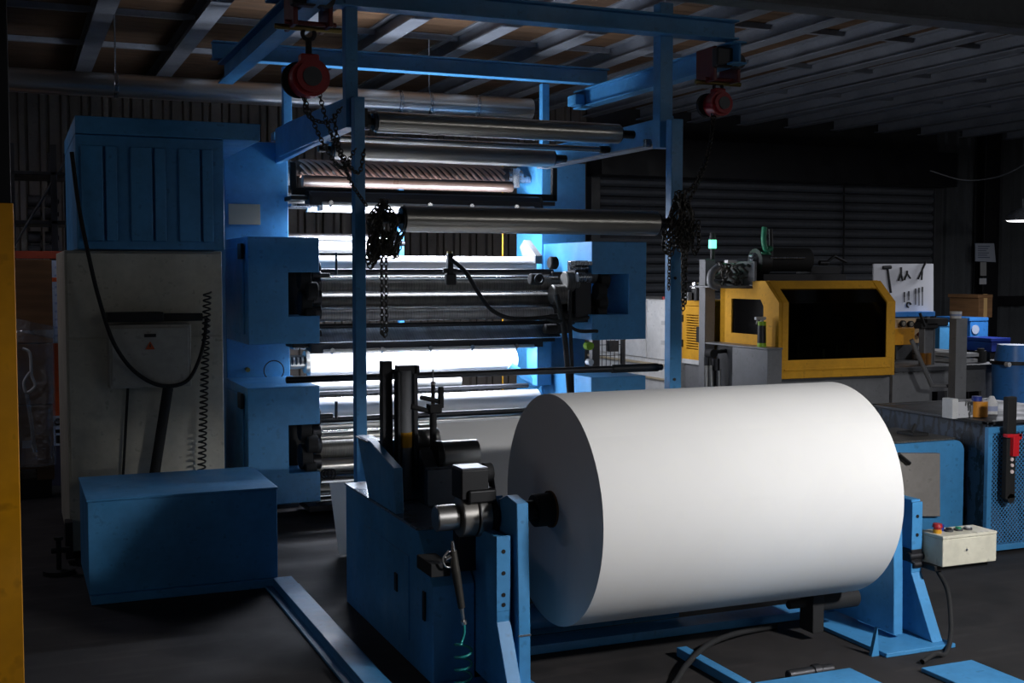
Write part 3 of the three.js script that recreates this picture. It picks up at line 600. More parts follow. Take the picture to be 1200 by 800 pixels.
// ---------------------------------------------------------------- paper web
{
  const strip = (pts, x0, x1, mat, name, label) => {
    const g = new THREE.BufferGeometry(), p = [], idx = []; const th = 0.0015;
    const prof = pts.map(q => q); const off = prof.map((q, i) => { const a = prof[Math.max(0, i - 1)], b = prof[Math.min(prof.length - 1, i + 1)]; const dx = b[0] - a[0], dy = b[1] - a[1], l = Math.hypot(dx, dy) || 1; return [q[0] - dy / l * th, q[1] + dx / l * th]; });
    const loop = [...prof, ...off.reverse()];
    return single(name, label, 'paper', prismX(loop, x0, x1, 0), mat);
  };
  const curve = (c, n = 40) => new THREE.SplineCurve(c.map(q => new THREE.Vector2(...q))).getPoints(n).map(q => [q.x, q.y]);
  const arcTop = []; for (let i = 0; i <= 8; i++) { const a = Math.PI * (0.62 - 0.62 * i / 8); arcTop.push([6.06 + Math.cos(a) * 0.045, 0.81 + Math.sin(a) * 0.045]); }
  strip([[4.671, 0.243], [5.3, 0.515], ...arcTop, [6.105, 0.5], [6.1, 0.25], [6.13, 0.14], [6.2, 0.1], [7.4, 0.09], [7.98, 0.1]], RX0 + 0.005, RX1 - 0.005, M.paper, 'paper_web', 'white paper web running from the roll over the low idler roller');
  const sh = new THREE.Shape([[PX(386, 568, 6.8), PY(386, 566, 6.8)], [2.5, PY(386, 566, 6.8)], [2.5, 0.012], [PX(397, 640, 6.8), 0.012]].map(q => new THREE.Vector2(...q)));
  const sg = new THREE.ExtrudeGeometry(sh, { depth: 0.002, bevelEnabled: false }); sg.translate(0, 0, -6.8);
  single('waste_sheet', 'white paper sheet hanging behind the gantry post below the lower print deck', 'paper', sg, M.paper);
  const id = thing('idler_stand', 'low idler roller on two dark blue legs behind the paper roll', 'roller');
  part('idler_roller', CX(1.98, 3.52, 0.81, 6.06, 0.042, 32), M.satin, id);
  for (const x of [1.95, 3.52]) part('leg', B(x, x + 0.03, 0, 0.84, 6.03, 6.09), M.blue, id);
}

// ---------------------------------------------------------------- web gantry in front of the press
const GD = 6.42;
{
  const t = thing('web_gantry', 'tall blue steel gantry of posts and beams in front of the press', 'gantry');
  const post = (x0, x1, y0, y1, d) => B(x0, x1, y0, y1, d, d + 0.07, 0.004);
  part('post', post(1.745, 1.805, 0, PY(421, 113, GD), GD), M.blue, t);
  part('post', post(3.72, 3.8, 0, PY(792, 139, GD), GD), M.blue, t);
  part('hanger_post', B(1.72, 1.79, 2.45, 3.3, 6.5, 6.57), M.blue, t);
  part('hanger_post', B(3.7, 3.79, 2.42, 3.3, 6.53, 6.62), M.blue, t);
  const ibeamX = (x0, x1, y, d, h = 0.12, w = 0.1) => [B(x0, x1, y, y + 0.012, d - w / 2, d + w / 2, 0.002), B(x0, x1, y + 0.012, y + h - 0.012, d - 0.006, d + 0.006, 0), B(x0, x1, y + h - 0.012, y + h, d - w / 2, d + w / 2, 0.002)];
  const ibeamZ = (x, y, d0, d1, h = 0.14, w = 0.1) => [B(x - w / 2, x + w / 2, y, y + 0.012, d0, d1, 0.002), B(x - 0.006, x + 0.006, y + 0.012, y + h - 0.012, d0, d1, 0), B(x - w / 2, x + w / 2, y + h - 0.012, y + h, d0, d1, 0.002)];
  part('front_beam', ibeamX(1.3, 4.22, 3.1, 6.52, 0.12, 0.12), M.blue, t);
  part('rear_beam', ibeamX(1.3, 4.3, 3.1, 8.42, 0.12, 0.1), M.blue, t);
  part('rear_post', B(1.8, 1.86, 2.56, 3.1, 8.5, 8.56), M.blue, t);
  part('rear_post', B(3.79, 3.85, 2.5, 3.1, 8.5, 8.56), M.blue, t);
  part('hoist_rail', ibeamZ(1.4, 2.95, 5.4, 8.5), M.blue, t);
  part('hoist_rail', ibeamZ(4.22, 2.95, 6.45, 8.75), M.blue, t);
  part('rail_stop', B(4.12, 4.2, 2.97, 3.05, 8.6, 8.75), M.blue, t);
  // arms between gantry and press columns
  const arm = [[6.5, 2.46], [6.5, 2.62], [8.1, 2.66], [8.5, 2.66], [8.5, 2.42], [8.3, 2.42]];
  part('arm', prismX(arm, 1.74, 1.78, 0.003), M.blue, t);
  part('arm', prismX([[6.55, 2.46], [6.55, 2.62], [8.5, 2.6], [8.5, 2.46]], 3.77, 3.81, 0.003), M.blue, t);
  part('arm_flange', B(3.74, 3.84, 2.448, 2.46, 6.55, 8.5, 0.002), M.beam, t);
  part('arm_flange', B(1.72, 1.8, 2.448, 2.46, 6.5, 8.3, 0.002), M.blue, t);
  // rollers carried by the arms
  const idler = (y, d, r, x0, x1, mat) => {
    const m = part('idler_roller', CX(x0, x1, y, d, r, 48), mat, t);
    part('journal', CX(x0 - 0.1, x0, y, d, 0.022, 20), M.black, m); part('journal', CX(x1, x1 + 0.11, y, d, 0.026, 20), M.black, m);
    part('end_cap', CX(x0 - 0.02, x0 + 0.002, y, d, r * 0.86, 32), M.darkSteel, m); part('end_cap', CX(x1 - 0.002, x1 + 0.012, y, d, r * 0.86, 32), M.darkSteel, m);
    return m;
  };
  idler(PY(585, 150, 6.88), 6.88, 0.062, 2.0, 3.6, M.satin);
  idler(PY(540, 181, 7.9), 7.9, 0.066, 2.0, 3.6, M.satin);
  idler(PY(585, 170, 7.35), 7.35, 0.02, 1.9, 3.7, M.chrome);
  part('stop_bolt', [B(3.7, 3.74, 2.44, 2.49, 6.7, 6.74), B(3.72, 3.76, 2.44, 2.5, 8.3, 8.36)], M.galvanised, t);
  part('bearing_block', [B(1.86, 1.93, 2.49, 2.6, 6.8, 6.95), CX(1.93, 1.96, PY(585, 150, 6.88), 6.88, 0.05, 10)], M.black, t);
  const ry = PY(600, 436, 6.62);
  part('long_rod', CX(1.4, 3.78, ry, 6.62, 0.02, 20), M.darkSteel, t);
  part('rod_sleeve', CX(3.42, 3.75, ry, 6.62, 0.026, 20), M.black, t);
  for (const y of [1.62, 1.0]) part('bolt_head', boltZ(3.75, y, GD, 0.01), M.darkSteel, t);
}
{
  const t = thing('suspended_roller', 'long grey steel roller hung in chains between the gantry posts', 'roller');
  const y = PY(600, 258.5, 6.36), d = 6.36;
  part('roller_shell', CX(2.0, 3.58, y, d, 0.074, 64), M.satin, t);
  part('end_cap', CX(1.985, 2.0, y, d, 0.066, 40), M.darkSteel, t);
  part('end_cap', CX(3.58, 3.6, y, d, 0.06, 40), M.darkSteel, t);
  part('journal', CX(1.86, 1.985, y, d, 0.028, 20), M.darkSteel, t);
  part('journal', CX(3.6, 3.72, y, d, 0.03, 20), M.darkSteel, t);
}
// chain bunches that carry the roller
function bunch(t, cx, cyy, d, w, h, n, size) {
  for (let k = 0; k < n; k++) {
    const x = cx + rr(-w, w), top = cyy + h * rr(0.55, 1), bot = cyy - h * rr(0.4, 1), z = -d + rr(-0.03, 0.05), xo = rr(-0.05, 0.05);
    part('chain_loop', chain([[cx + rr(-0.02, 0.02), top, z], [x, (top + cyy) / 2, z + rr(0, 0.04)], [x + xo * 0.5, cyy, z + rr(0, 0.05)], [x + xo, bot + 0.03, z], [x + xo + 0.02, bot, z], [x + xo + 0.04, bot + 0.04, z], [x + 0.04, cyy, z + 0.02]], size), M.chainSteel, t);
  }
}
{
  const t = thing('chain_bunch', 'tangle of dark lifting chain hanging at the gantry post left of the suspended roller', 'chain', 'lifting chains on the gantry');
  bunch(t, 1.87, 1.86, 6.33, 0.09, 0.18, 13, 0.017);
  const yb = PY(442, 390, 6.33);
  part('chain_tail', [...chain([[1.868, 1.74, -6.33], [1.868, yb, -6.33]], 0.0135), ...chain([[1.893, 1.74, -6.33], [1.893, yb + 0.015, -6.33]], 0.0135), ...chain([[1.868, yb, -6.33], [1.88, yb - 0.02, -6.33], [1.893, yb + 0.01, -6.33]], 0.0135)], M.chainSteel, t);
}
{
  const t = thing('chain_bunch', 'tangle of dark lifting chain hanging at the gantry post right of the suspended roller', 'chain', 'lifting chains on the gantry');
  bunch(t, 3.71, 1.95, 6.33, 0.075, 0.19, 14, 0.017);
  part('chain_tail', [...chain([[3.66, 1.82, -6.33], [3.655, 1.56, -6.33]], 0.014), ...chain([[3.75, 1.84, -6.33], [3.755, 1.44, -6.33]], 0.017), ...chain([[3.775, 1.84, -6.33], [3.77, 1.48, -6.33]], 0.017)], M.chainSteel, t);
  part('shackle', new THREE.TorusGeometry(0.025, 0.007, 8, 16).translate(3.645, 1.9, -6.31), M.chrome, t);
}
// the two chain hoists
function hoist(x, d, yc, label, chainPts, r) {
  const t = thing('chain_hoist', label, 'hoist', 'chain hoists on the gantry rails');
  part('trolley', [B(x - 0.1, x - 0.075, 2.86, 3.08, d - 0.11, d + 0.11, 0.01), B(x + 0.075, x + 0.1, 2.86, 3.08, d - 0.11, d + 0.11, 0.01), CX(x - 0.13, x + 0.13, 2.88, d - 0.05, 0.012, 12)], M.redDark, t);
  for (const s of [-1, 1]) for (const k of [-0.06, 0.06]) part('trolley_wheel', CX(x + s * 0.045 - 0.02, x + s * 0.045 + 0.02, 3.0, d + k, 0.034, 20), M.greyDark, t);
  part('spindle', [CX(x - 0.17, x + 0.17, 2.865, d, 0.014, 14)], M.brass, t);
  part('hook', [new THREE.TorusGeometry(0.03, 0.011, 8, 16).translate(x, 2.84, -d), rod([x, 2.81, -d], [x, yc + r, -d], 0.016)], M.rubber, t);
  part('hoist_body', [CZ(x, yc, d - 0.05, d + 0.05, r, 36), CZ(x, yc, d - 0.075, d - 0.05, r * 0.8, 36), B(x - r * 0.5, x + r * 0.5, yc + r * 0.5, yc + r * 1.25, d - 0.035, d + 0.035, 0.01)], M.red, t, 'round red hoist body');
  part('cover_disc', CZ(x, yc, d - 0.082, d - 0.075, r * 0.5, 28), M.greyDark, t);
  part('hand_wheel', [CZ(x - 0.035, yc, d + 0.055, d + 0.085, r * 0.95, 28)], M.rubber, t);
  part('gear_case', [B(x - 0.12, x + 0.0, 2.94, 3.06, d - 0.18, d - 0.11, 0.012), CZ(x + 0.05, 2.98, d - 0.17, d - 0.11, 0.045, 20)], M.darkSteel, t);
  part('load_chain', chainPts.flatMap(p => chain(p, 0.014)), M.chainSteel, t);
}
hoist(1.4, 6.0, PY(362, 92, 6.0), 'red chain hoist on the rail over the press drive cabinet', [[[1.38, 2.6, -6], [1.4, 2.45, -6.05], [1.52, 2.42, -6.1], [1.6, 2.5, -6.15]], [[1.44, 2.6, -6], [1.5, 2.42, -6.05], [1.62, 2.24, -6.2], [1.7, 2.12, -6.3], [1.78, 2.02, -6.33]], [[1.33, 2.62, -5.98], [1.5, 2.3, -6.1], [1.62, 2.2, -6.2], [1.7, 2.3, -6.25]], [[1.55, 2.45, -6.1], [1.6, 2.28, -6.15], [1.72, 2.18, -6.25], [1.76, 2.3, -6.28]]], 0.095);
hoist(4.22, 6.7, PY(838, 122, 6.7), 'red chain hoist on the rail above the white cabinet', [[[4.18, 2.68, -6.7], [4.1, 2.45, -6.6], [3.9, 2.2, -6.45], [3.75, 2.1, -6.36]], [[4.2, 2.66, -6.7], [4.0, 2.3, -6.5], [3.8, 2.05, -6.38]]], 0.08);
// silver duct under the joists
{
  const t = thing('duct_pipe', 'long silver ventilation pipe under the ceiling joists', 'pipe');
  const y = 3.0;
  part('pipe', CX(-1.5, 4.0, y, 9.2, 0.085, 40), flat(0xc4c3c0, 0.3, 0.85), t);
  for (const x of [0.72, 2.85, 3.1, 3.5]) part('pipe_clip', CX(x, x + 0.03, y, 9.2, 0.09, 32), M.galvanised, t);
  for (const x of [0.735, 3.115]) part('hanger_rod', rod([x, y + 0.08, -9.2], [x, 3.5, -9.2], 0.006), M.galvanised, t);
}
// ---------------------------------------------------------------- drive side, left
{
  const t = thing('drive_cabinet', 'tall dull ivory machine cabinet left of the press', 'cabinet');
  part('body', B(0.287, 1.168, 0.05, 1.78, 7.3, 8.55, 0.006), M.ivory, t);
  part('front_panel', B(0.3, 1.165, 1.28, 1.765, 7.29, 7.3, 0.003), M.ivory, t);
  part('front_panel', B(0.3, 1.165, 0.42, 1.27, 7.29, 7.3, 0.003), M.ivory, t);
  part('plinth', B(0.3, 1.15, 0, 0.05, 7.35, 8.5), M.black, t);
  part('side_recess_shade', B(0.26, 0.3, 0.03, 0.24, 7.2, 7.32), M.black, t);  // solid black block, shade of a recess put into its colour
}
{
  const t = thing('fan_cabinet', 'dark blue ribbed steel cabinet on top of the ivory cabinet', 'cabinet');
  part('body', B(0.35, 1.16, 1.785, 2.42, 7.14, 8.45, 0.006), M.blue, t);
  for (let i = 0; i < 6; i++) part('rib_panel', B(0.375 + i * 0.132, 0.375 + i * 0.132 + (i % 2 ? 0.06 : 0.118), 1.83, 2.36, 7.115, 7.142, 0.006), M.blue, t);
  part('cap', B(0.35, 1.37, 2.422, 2.52, 7.12, 8.5, 0.006), M.blue, t);
}
{
  const t = thing('base_cabinet', 'low wide dark blue base cabinet standing on the floor by the press', 'cabinet');
  part('body', B(0.33, 1.275, 0.045, 0.515, 6.28, 7.0, 0.006), M.blue, t);
  part('plinth', B(0.34, 1.265, 0, 0.045, 6.26, 6.95), M.blue, t);
  part('lid', B(0.325, 1.28, 0.516, 0.528, 6.27, 7.0, 0.003), M.blue, t);
}
{
  const t = thing('terminal_box', 'grey electrical box with orange warning triangle on the ivory cabinet', 'electrical box');
  part('body', PB(128, 380, 224, 454, 7.14, 0.15, 0.006), M.greyBox, t);
  part('lid', PB(131, 384, 221, 451, 7.125, 0.012, 0.004), M.greyBox, t);
  part('maker_plate', PB(169, 391, 183, 395, 7.12, 0.005, 0.001), M.black, t, 'small black plate');
  const c = pix(176, 405, 7.12), s = 0.026;
  part('warning_triangle', prismZ([[c[0] - s, c[1] - s * 0.8], [c[0] + s, c[1] - s * 0.8], [c[0], c[1] + s * 0.95]], 7.117, 7.124, 0), M.orange, t, 'orange warning triangle');
  part('warning_bolt', prismZ([[c[0] - 0.004, c[1] + 0.01], [c[0] + 0.006, c[1] + 0.01], [c[0] + 0.001, c[1]], [c[0] + 0.006, c[1]], [c[0] - 0.003, c[1] - 0.015], [c[0] - 0.001, c[1] - 0.004], [c[0] - 0.006, c[1] - 0.004]], 7.115, 7.118, 0), M.black, t);
  part('cable_tray', [PB(126, 366, 192, 377, 7.12, 0.17, 0.006), PB(190, 367, 238, 376, 7.2, 0.05, 0.006)], M.black, t);
  part('down_pipe', [rod(pix(197, 454, 7.2), pix(181, 556, 7.2), 0.03, 14), rod(pix(150, 454, 7.26), pix(144, 560, 7.26), 0.008, 8)], M.rubber, t);
}
single('loose_cable', 'black cable looping down across the ivory cabinet to the electrical box', 'cable', tube([pix(84, 178, 7.05), pix(92, 240, 7.05), pix(104, 300, 7.06), pix(116, 350, 7.08), pix(135, 405, 7.06), pix(160, 437, 7.08), pix(190, 452, 7.1), pix(218, 447, 7.12), pix(232, 425, 7.14), pix(240, 395, 7.2), pix(242, 372, 7.24)], 0.0115, 90, 8), M.rubber);
{
  const pts = []; for (let i = 0; i <= 520; i++) { const a = i / 16 * Math.PI * 2, f = i / 520; const c = pix(243 - 7 * f, 342 + 215 * f, 7.2); pts.push([c[0] + Math.cos(a) * 0.021, c[1], c[2] + Math.sin(a) * 0.021]); }
  single('coiled_hose', 'black coiled air hose hanging down the side of the ivory cabinet', 'hose', tube(pts, 0.0055, 1000, 5), M.rubber);
}
// floor post with a disc foot
{
  const t = thing('floor_jack', 'small black screw jack on a round foot beside the base cabinet', 'jack');
  const p = pix(70, 668, 6.9); const x = p[0], d = 7.0;
  part('foot', CY(x, d, 0, 0.025, 0.085, 24), M.rubber, t); part('screw', CY(x, d, 0.02, 0.2, 0.014, 12), M.rubber, t);
  part('cross_piece', [CX(x - 0.04, x + 0.06, 0.13, d, 0.016, 10), CY(x, d, 0.19, 0.205, 0.024, 8)], M.rubber, t);
}
// ---------------------------------------------------------------- foreground column and goods behind it
{
  const t = thing('steel_column', 'steel hall column painted yellow below and black above', 'column');
  const d = 2.9, xr = PX(20, 420, d), ym = PY(15, 238, d);
  const ib = (x1, y0, y1) => [B(x1 - 0.2, x1, y0, y1, d, d + 0.014, 0.002), B(x1 - 0.2, x1, y0, y1, d + 0.19, d + 0.204, 0.002), B(x1 - 0.108, x1 - 0.092, y0, y1, d + 0.01, d + 0.195, 0)];
  part('lower_shaft', ib(xr, 0.0, ym), M.orangeYellow, t, 'yellow painted lower part');
  part('upper_shaft', ib(xr - 0.004, ym, 8), M.columnBlack, t);
  part('base_plate', B(xr - 0.28, xr + 0.08, 0, 0.02, d - 0.08, d + 0.28), M.columnBlack, t);
}
{
  const D = 9.4;
  const names = ['cardboard carton under the plastic wrap, topmost of its stack', 'cardboard carton in the middle of the stack behind the yellow column', 'cardboard carton at the bottom of the stack behind the yellow column'];
  const ys = [[PY(45, 402, D), PY(45, 304, D)], [PY(45, 474, D), PY(45, 403, D)], [PY(45, 545, D), PY(45, 475, D)]];
  names.forEach((l, i) => {
    const t = thing('carton', l, 'box', 'cartons stacked behind the yellow column');
    const x1 = PX(63 - i * 1, 420, D);
    part('box', B(x1 - 0.6, x1, ys[i][0] + 0.003, ys[i][1], D, D + 0.5, 0.004), M.board, t);
    part('tape', B(x1 - 0.6, x1 + 0.001, ys[i][1] - 0.02, ys[i][1] + 0.001, D + 0.2, D + 0.26, 0), flat(0xc9a36c, 0.3), t);
    if (i === 2) part('paper_label', PB(26, 516, 37, 525, D - 0.004, 0.004, 0), M.white, t);
  });
  const xr = PX(66, 440, D - 0.05);
  const t = thing('plastic_wrap', 'loose clear plastic film with a folded white strap draped over the cartons', 'plastic film');
  const g = new THREE.PlaneGeometry(0.7, 1.1, 40, 60); const p = g.attributes.position;
  for (let i = 0; i < p.count; i++) { const x = p.getX(i), y = p.getY(i); p.setZ(i, 0.035 * Math.sin(x * 22 + y * 5) * Math.cos(y * 9) + 0.03 * (fbm(x * 5 + 9, y * 5 + 9, 50, 5) - 0.5) - (x > 0.3 ? (x - 0.3) * 1.5 : 0)); if (y > 0.45) p.setY(i, y - Math.max(0, x) * 0.25); }
  g.computeVertexNormals(); g.translate(xr - 0.36, PY(45, 450, D - 0.1) - 0.05, -(D - 0.09)); g.userData.keepUv = false;
  part('film_sheet', g, M.film, t);
  const k = t;
  part('strap', tube([pix(26, 408, 9.2), pix(34, 412, 9.2), pix(37, 440, 9.2), pix(41, 452, 9.2), pix(31, 460, 9.2), pix(28, 448, 9.2), pix(35, 436, 9.2)], 0.012, 50, 6), M.white, k);
  part('tail', tube([pix(31, 460, 9.2), pix(36, 490, 9.2), pix(41, 530, 9.2)], 0.016, 20, 6), M.film, k);
  const pal = thing('pallet', 'wooden pallet under the stacked cartons', 'pallet');
  const x1 = PX(64, 550, D), yb = ys[2][0];
  for (let i = 0; i < 5; i++) part('deck_plank', B(x1 - 0.62, x1, yb - 0.025, yb, D + i * 0.1, D + i * 0.1 + 0.08), M.deckWood, pal);
  for (let i = 0; i < 2; i++) part('block', B(x1 - 0.62 + i * 0.5, x1 - 0.5 + i * 0.5, yb - 0.11, yb - 0.025, D, D + 0.5), M.deckWood, pal);
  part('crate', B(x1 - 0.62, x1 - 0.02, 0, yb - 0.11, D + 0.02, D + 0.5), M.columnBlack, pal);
}
{
  const t = thing('tall_carton', 'tall narrow printed carton, white above and orange below', 'box');
  const D = 9.95, r = (v0, v1, m, n, dd = 0) => part(n, PB(60.5, v0, 75, v1, D - dd, 0.3 + dd, 0.003), m, t);
  r(305, 402, paint(0xb9c2d6, { r: 0.5 }), 'white_section'); r(402, 487, M.orange, 'orange_section'); r(487, 522, paint(0xb9c2d6, { r: 0.5 }), 'lower_section'); r(522, 595, paint(0x3c3a4c, { r: 0.5 }), 'dark_base');
  part('red_band', PB(60.3, 325, 75.2, 330, D - 0.006, 0.01, 0), M.orange, t);
  for (let i = 0; i < 9; i++) part('print_line', PB(64, 312 + i * 9.5 + (i > 1 ? 4 : 0), 64 + 4 + (i * 37 % 6), 314.5 + i * 9.5 + (i > 1 ? 4 : 0), D - 0.003, 0.004, 0), flat(0x7f8aa6, 0.6), t);
  part('emblem', new THREE.TorusGeometry(0.022, 0.007, 6, 16).translate(...pix(68, 494, D - 0.005)), M.black, t); part('print_bar', PB(65, 503, 73, 507, D - 0.004, 0.004, 0), M.black, t); part('print_bar', PB(66, 510, 71, 519, D - 0.004, 0.004, 0), M.black, t);
}
{
  const t = thing('storage_rack', 'dark steel storage rack against the back behind the cartons', 'rack');
  const D = 10.6, xa = PX(26, 250, D), xb = PX(74, 250, D), x2 = xb + 0.1;
  for (const x of [xa - 0.1, xa + 0.22, x2 - 0.06]) { part('upright', B(x, x + 0.05, 0, 2.7, D, D + 0.05), M.columnBlack, t); part('upright', B(x, x + 0.05, 0, 2.7, D + 0.7, D + 0.75), M.columnBlack, t); }
  part('shelf_beam', B(xa - 0.1, x2, PY(50, 303, D), PY(50, 294, D), D - 0.02, D + 0.03), paint(0xa04028, { r: 0.5 }), t, 'rust red shelf beam');
  for (const y of [2.05, 2.45]) part('shelf', B(xa - 0.1, x2, y, y + 0.03, D, D + 0.75), M.columnBlack, t);
  part('brace', rod([xa - 0.08, 1.85, -D], [x2 - 0.06, 2.6, -D - 0.02], 0.012), M.columnBlack, t);
}
for (let i = 0; i < 8; i++) {
  const D = 10.75, u = 40 + (i % 2) * 20, v = 288 - Math.floor(i / 2) * 17, p = pix(u, v, D);
  const t = thing('dark_canister', 'dark canister stacked on the storage rack behind the cartons', 'canister', 'canisters on the storage rack');
  part('body', CX(p[0] - 0.05, p[0] + 0.05, 1.84 + Math.floor(i / 2) * 0.105 + (i > 3 ? 0.09 : 0), D, 0.05, 18), M.greyDark, t); part('cap', CX(p[0] + 0.05, p[0] + 0.06, 1.84 + Math.floor(i / 2) * 0.105 + (i > 3 ? 0.09 : 0), D, 0.02, 12), M.black, t);
}
{ // ceiling lamp out of view in the left bay, placed to light the cartons
  const t = thing('unseen_bay_lamp', 'unseen ceiling strip lamp in the left bay over the stacked cartons', 'lamp');
  part('case', B(-1.45, -1.15, 3.34, 3.42, 8.3, 9.7), M.white, t);
  part('glowing_face', B(-1.42, -1.18, 3.33, 3.34, 8.33, 9.67, 0), flat(0xffffff, 0.5, 0, { emissive: 0xf2efff, emissiveIntensity: 3 }), t);
  part('hanger_rod', [rod([-1.3, 3.42, -8.5], [-1.3, 3.5, -8.5], 0.01), rod([-1.3, 3.42, -9.5], [-1.3, 3.5, -9.5], 0.01)], M.galvanised, t);
  areaLight(0xf0ecff, 12, 0.24, 1.34, [-1.3, 3.325, -9], [-1.3, 0, -9]);
}

// ---------------------------------------------------------------- control box beside the roll
{
  const t = thing('control_box', 'cream push-button control box with red emergency stop beside the paper roll', 'control box');
  const D = 4.15, x0 = PX(1105, 640, D), x1 = PX(1168, 640, D), y0 = PY(1136, 661, D), y1 = PY(1136, 626, D), d1 = D + 0.15;
  part('case', B(x0, x1, y0, y1 - 0.012, D, d1, 0.005), M.cream, t);
  part('lid', B(x0 - 0.001, x1 + 0.001, y1 - 0.012, y1 + 0.003, D - 0.001, d1 + 0.001, 0.004), M.cream, t);
  part('seam_screw', CZ((x0 + x1) / 2 - 0.02, (y0 + y1) / 2, D - 0.003, D, 0.006, 10), M.galvanised, t);
  const ex = x0 + 0.02;
  part('stop_collar', CY(ex + 0.01, D + 0.07, y1 + 0.003, y1 + 0.02, 0.019, 20), M.yellow, t, 'yellow collar');
  part('stop_button', [CY(ex + 0.01, D + 0.07, y1 + 0.018, y1 + 0.034, 0.017, 20), CY(ex + 0.01, D + 0.07, y1 + 0.03, y1 + 0.045, 0.023, 24, 0.019)], M.red, t, 'red mushroom emergency stop button');
  for (let i = 0; i < 3; i++) { const b = part('push_button', CY(x0 + 0.1 + i * 0.055, D + 0.075, y1 + 0.003, y1 + 0.012, 0.02, 18), M.greyDark, t); part('button_cap', CY(x0 + 0.1 + i * 0.055, D + 0.075, y1 + 0.012, y1 + 0.019, 0.013, 16), [M.black, M.green, M.white][i], b); }
  part('selector_knob', [CY(x0 + 0.075, D + 0.1, y1 + 0.003, y1 + 0.02, 0.016, 14), B(x0 + 0.06, x0 + 0.09, y1 + 0.02, y1 + 0.034, D + 0.09, D + 0.11, 0.004)], M.navy, t);
  part('gland', CY(x0 + 0.02, D + 0.06, y0 - 0.03, y0, 0.014, 12), M.black, t);
  part('support_arm', [B(3.785, x1 - 0.02, y0 - 0.025, y0, D + 0.03, D + 0.12, 0.004)], M.black, t);
  part('cable', tube([[x0 + 0.02, y0 - 0.02, -D - 0.06], pix(1110, 690, D + 0.05), pix(1114, 720, D), pix(1114, 745, D - 0.05), pix(1108, 766, D - 0.12), [3.6, 0.03, -3.97], [3.52, 0.013, -3.95]], 0.011, 60, 10), M.rubber, t, 'black cable drooping to the floor');
}
// ---------------------------------------------------------------- tank, guard and blue box on the right
{
  const t = thing('ink_tank', 'grimy dark steel tank behind the mesh guard', 'tank');
  part('body', B(5.3, 6.3, 0.02, 0.76, 5.44, 6.45, 0.006), paint(0x3d4a58, { r: 0.6, map: inkTex }), t);
  part('rim', [B(5.28, 6.32, 0.76, 0.78, 5.42, 5.47), B(5.28, 5.33, 0.76, 0.78, 5.42, 6.47), B(5.28, 6.32, 0.76, 0.78, 6.42, 6.47)], M.greyDark, t);
  part('cover', B(5.32, 6.3, 0.755, 0.775, 5.46, 6.44), M.greyDark, t);
}
{
  const t = thing('mesh_guard', 'light blue framed guard panel of wire mesh on the tank front', 'guard');
  const d = 5.37, x0 = PX(1157, 570, d), x1 = x0 + 0.62, y0 = 0.02, y1 = PY(1175, 500, d), f = 0.035;
  part('frame', prismZ([[x0, y0], [x1, y0], [x1, y1], [x0, y1]], d, d + 0.03, 0.002, [[[x0 + f, y0 + f], [x0 + f, y1 - f], [x1 - f, y1 - f], [x1 - f, y0 + f]]]), M.blue, t);
  const w = [], a0 = x0 + f, a1 = x1 - f, b0 = y0 + f, b1 = y1 - f, s = 0.026;
  for (const k of [1, -1]) for (let c = -(b1 - b0); c < (a1 - a0); c += s) {
    let p = [a0 + c, b0], q = [a0 + c + (b1 - b0), b1];
    if (p[0] < a0) { p = [a0, b0 + (a0 - p[0])]; } if (q[0] > a1) { q = [a1, b1 - (q[0] - a1)]; }
    if (q[0] - p[0] < 0.01) continue;
    if (k < 0) { p = [a0 + a1 - p[0], p[1]]; q = [a0 + a1 - q[0], q[1]]; }
    w.push(rod([p[0], p[1], -d - 0.014], [q[0], q[1], -d - 0.014], 0.0032, 4));
  }
  part('wire_mesh', w, M.blue, t);
}
{
  const t = thing('hanging_tool', 'black handled tool with red trigger clipped to the mesh guard', 'tool');
  const d = 5.3, P = (u, v) => pix(u, v, d);
  part('black_sheath', [B(P(1180, 530)[0], P(1191, 530)[0], P(1185, 585)[1], P(1185, 465)[1], d, d + 0.04, 0.008), CZ(P(1185, 585)[0], P(1185, 584)[1], d, d + 0.04, 0.028, 16)], M.rubber, t);
  part('red_clip', [B(P(1178, 510)[0], P(1195, 510)[0], P(1186, 512)[1], P(1186, 508)[1], d - 0.02, d + 0.02), B(P(1184, 520)[0], P(1191, 520)[0], P(1186, 534)[1], P(1186, 508)[1], d - 0.025, d + 0.01), P && B(P(1189, 512)[0], P(1195, 512)[0], P(1186, 515)[1], P(1186, 508)[1], d - 0.02, d + 0.02)], flat(0xd0202a, 0.4), t);
  for (const v of [538, 545, 552.5]) part('white_dot', CZ(...P(1185.5, v).slice(0, 2), d - 0.006, d, 0.011, 14), flat(0xe6d3cf, 0.5), t);
}
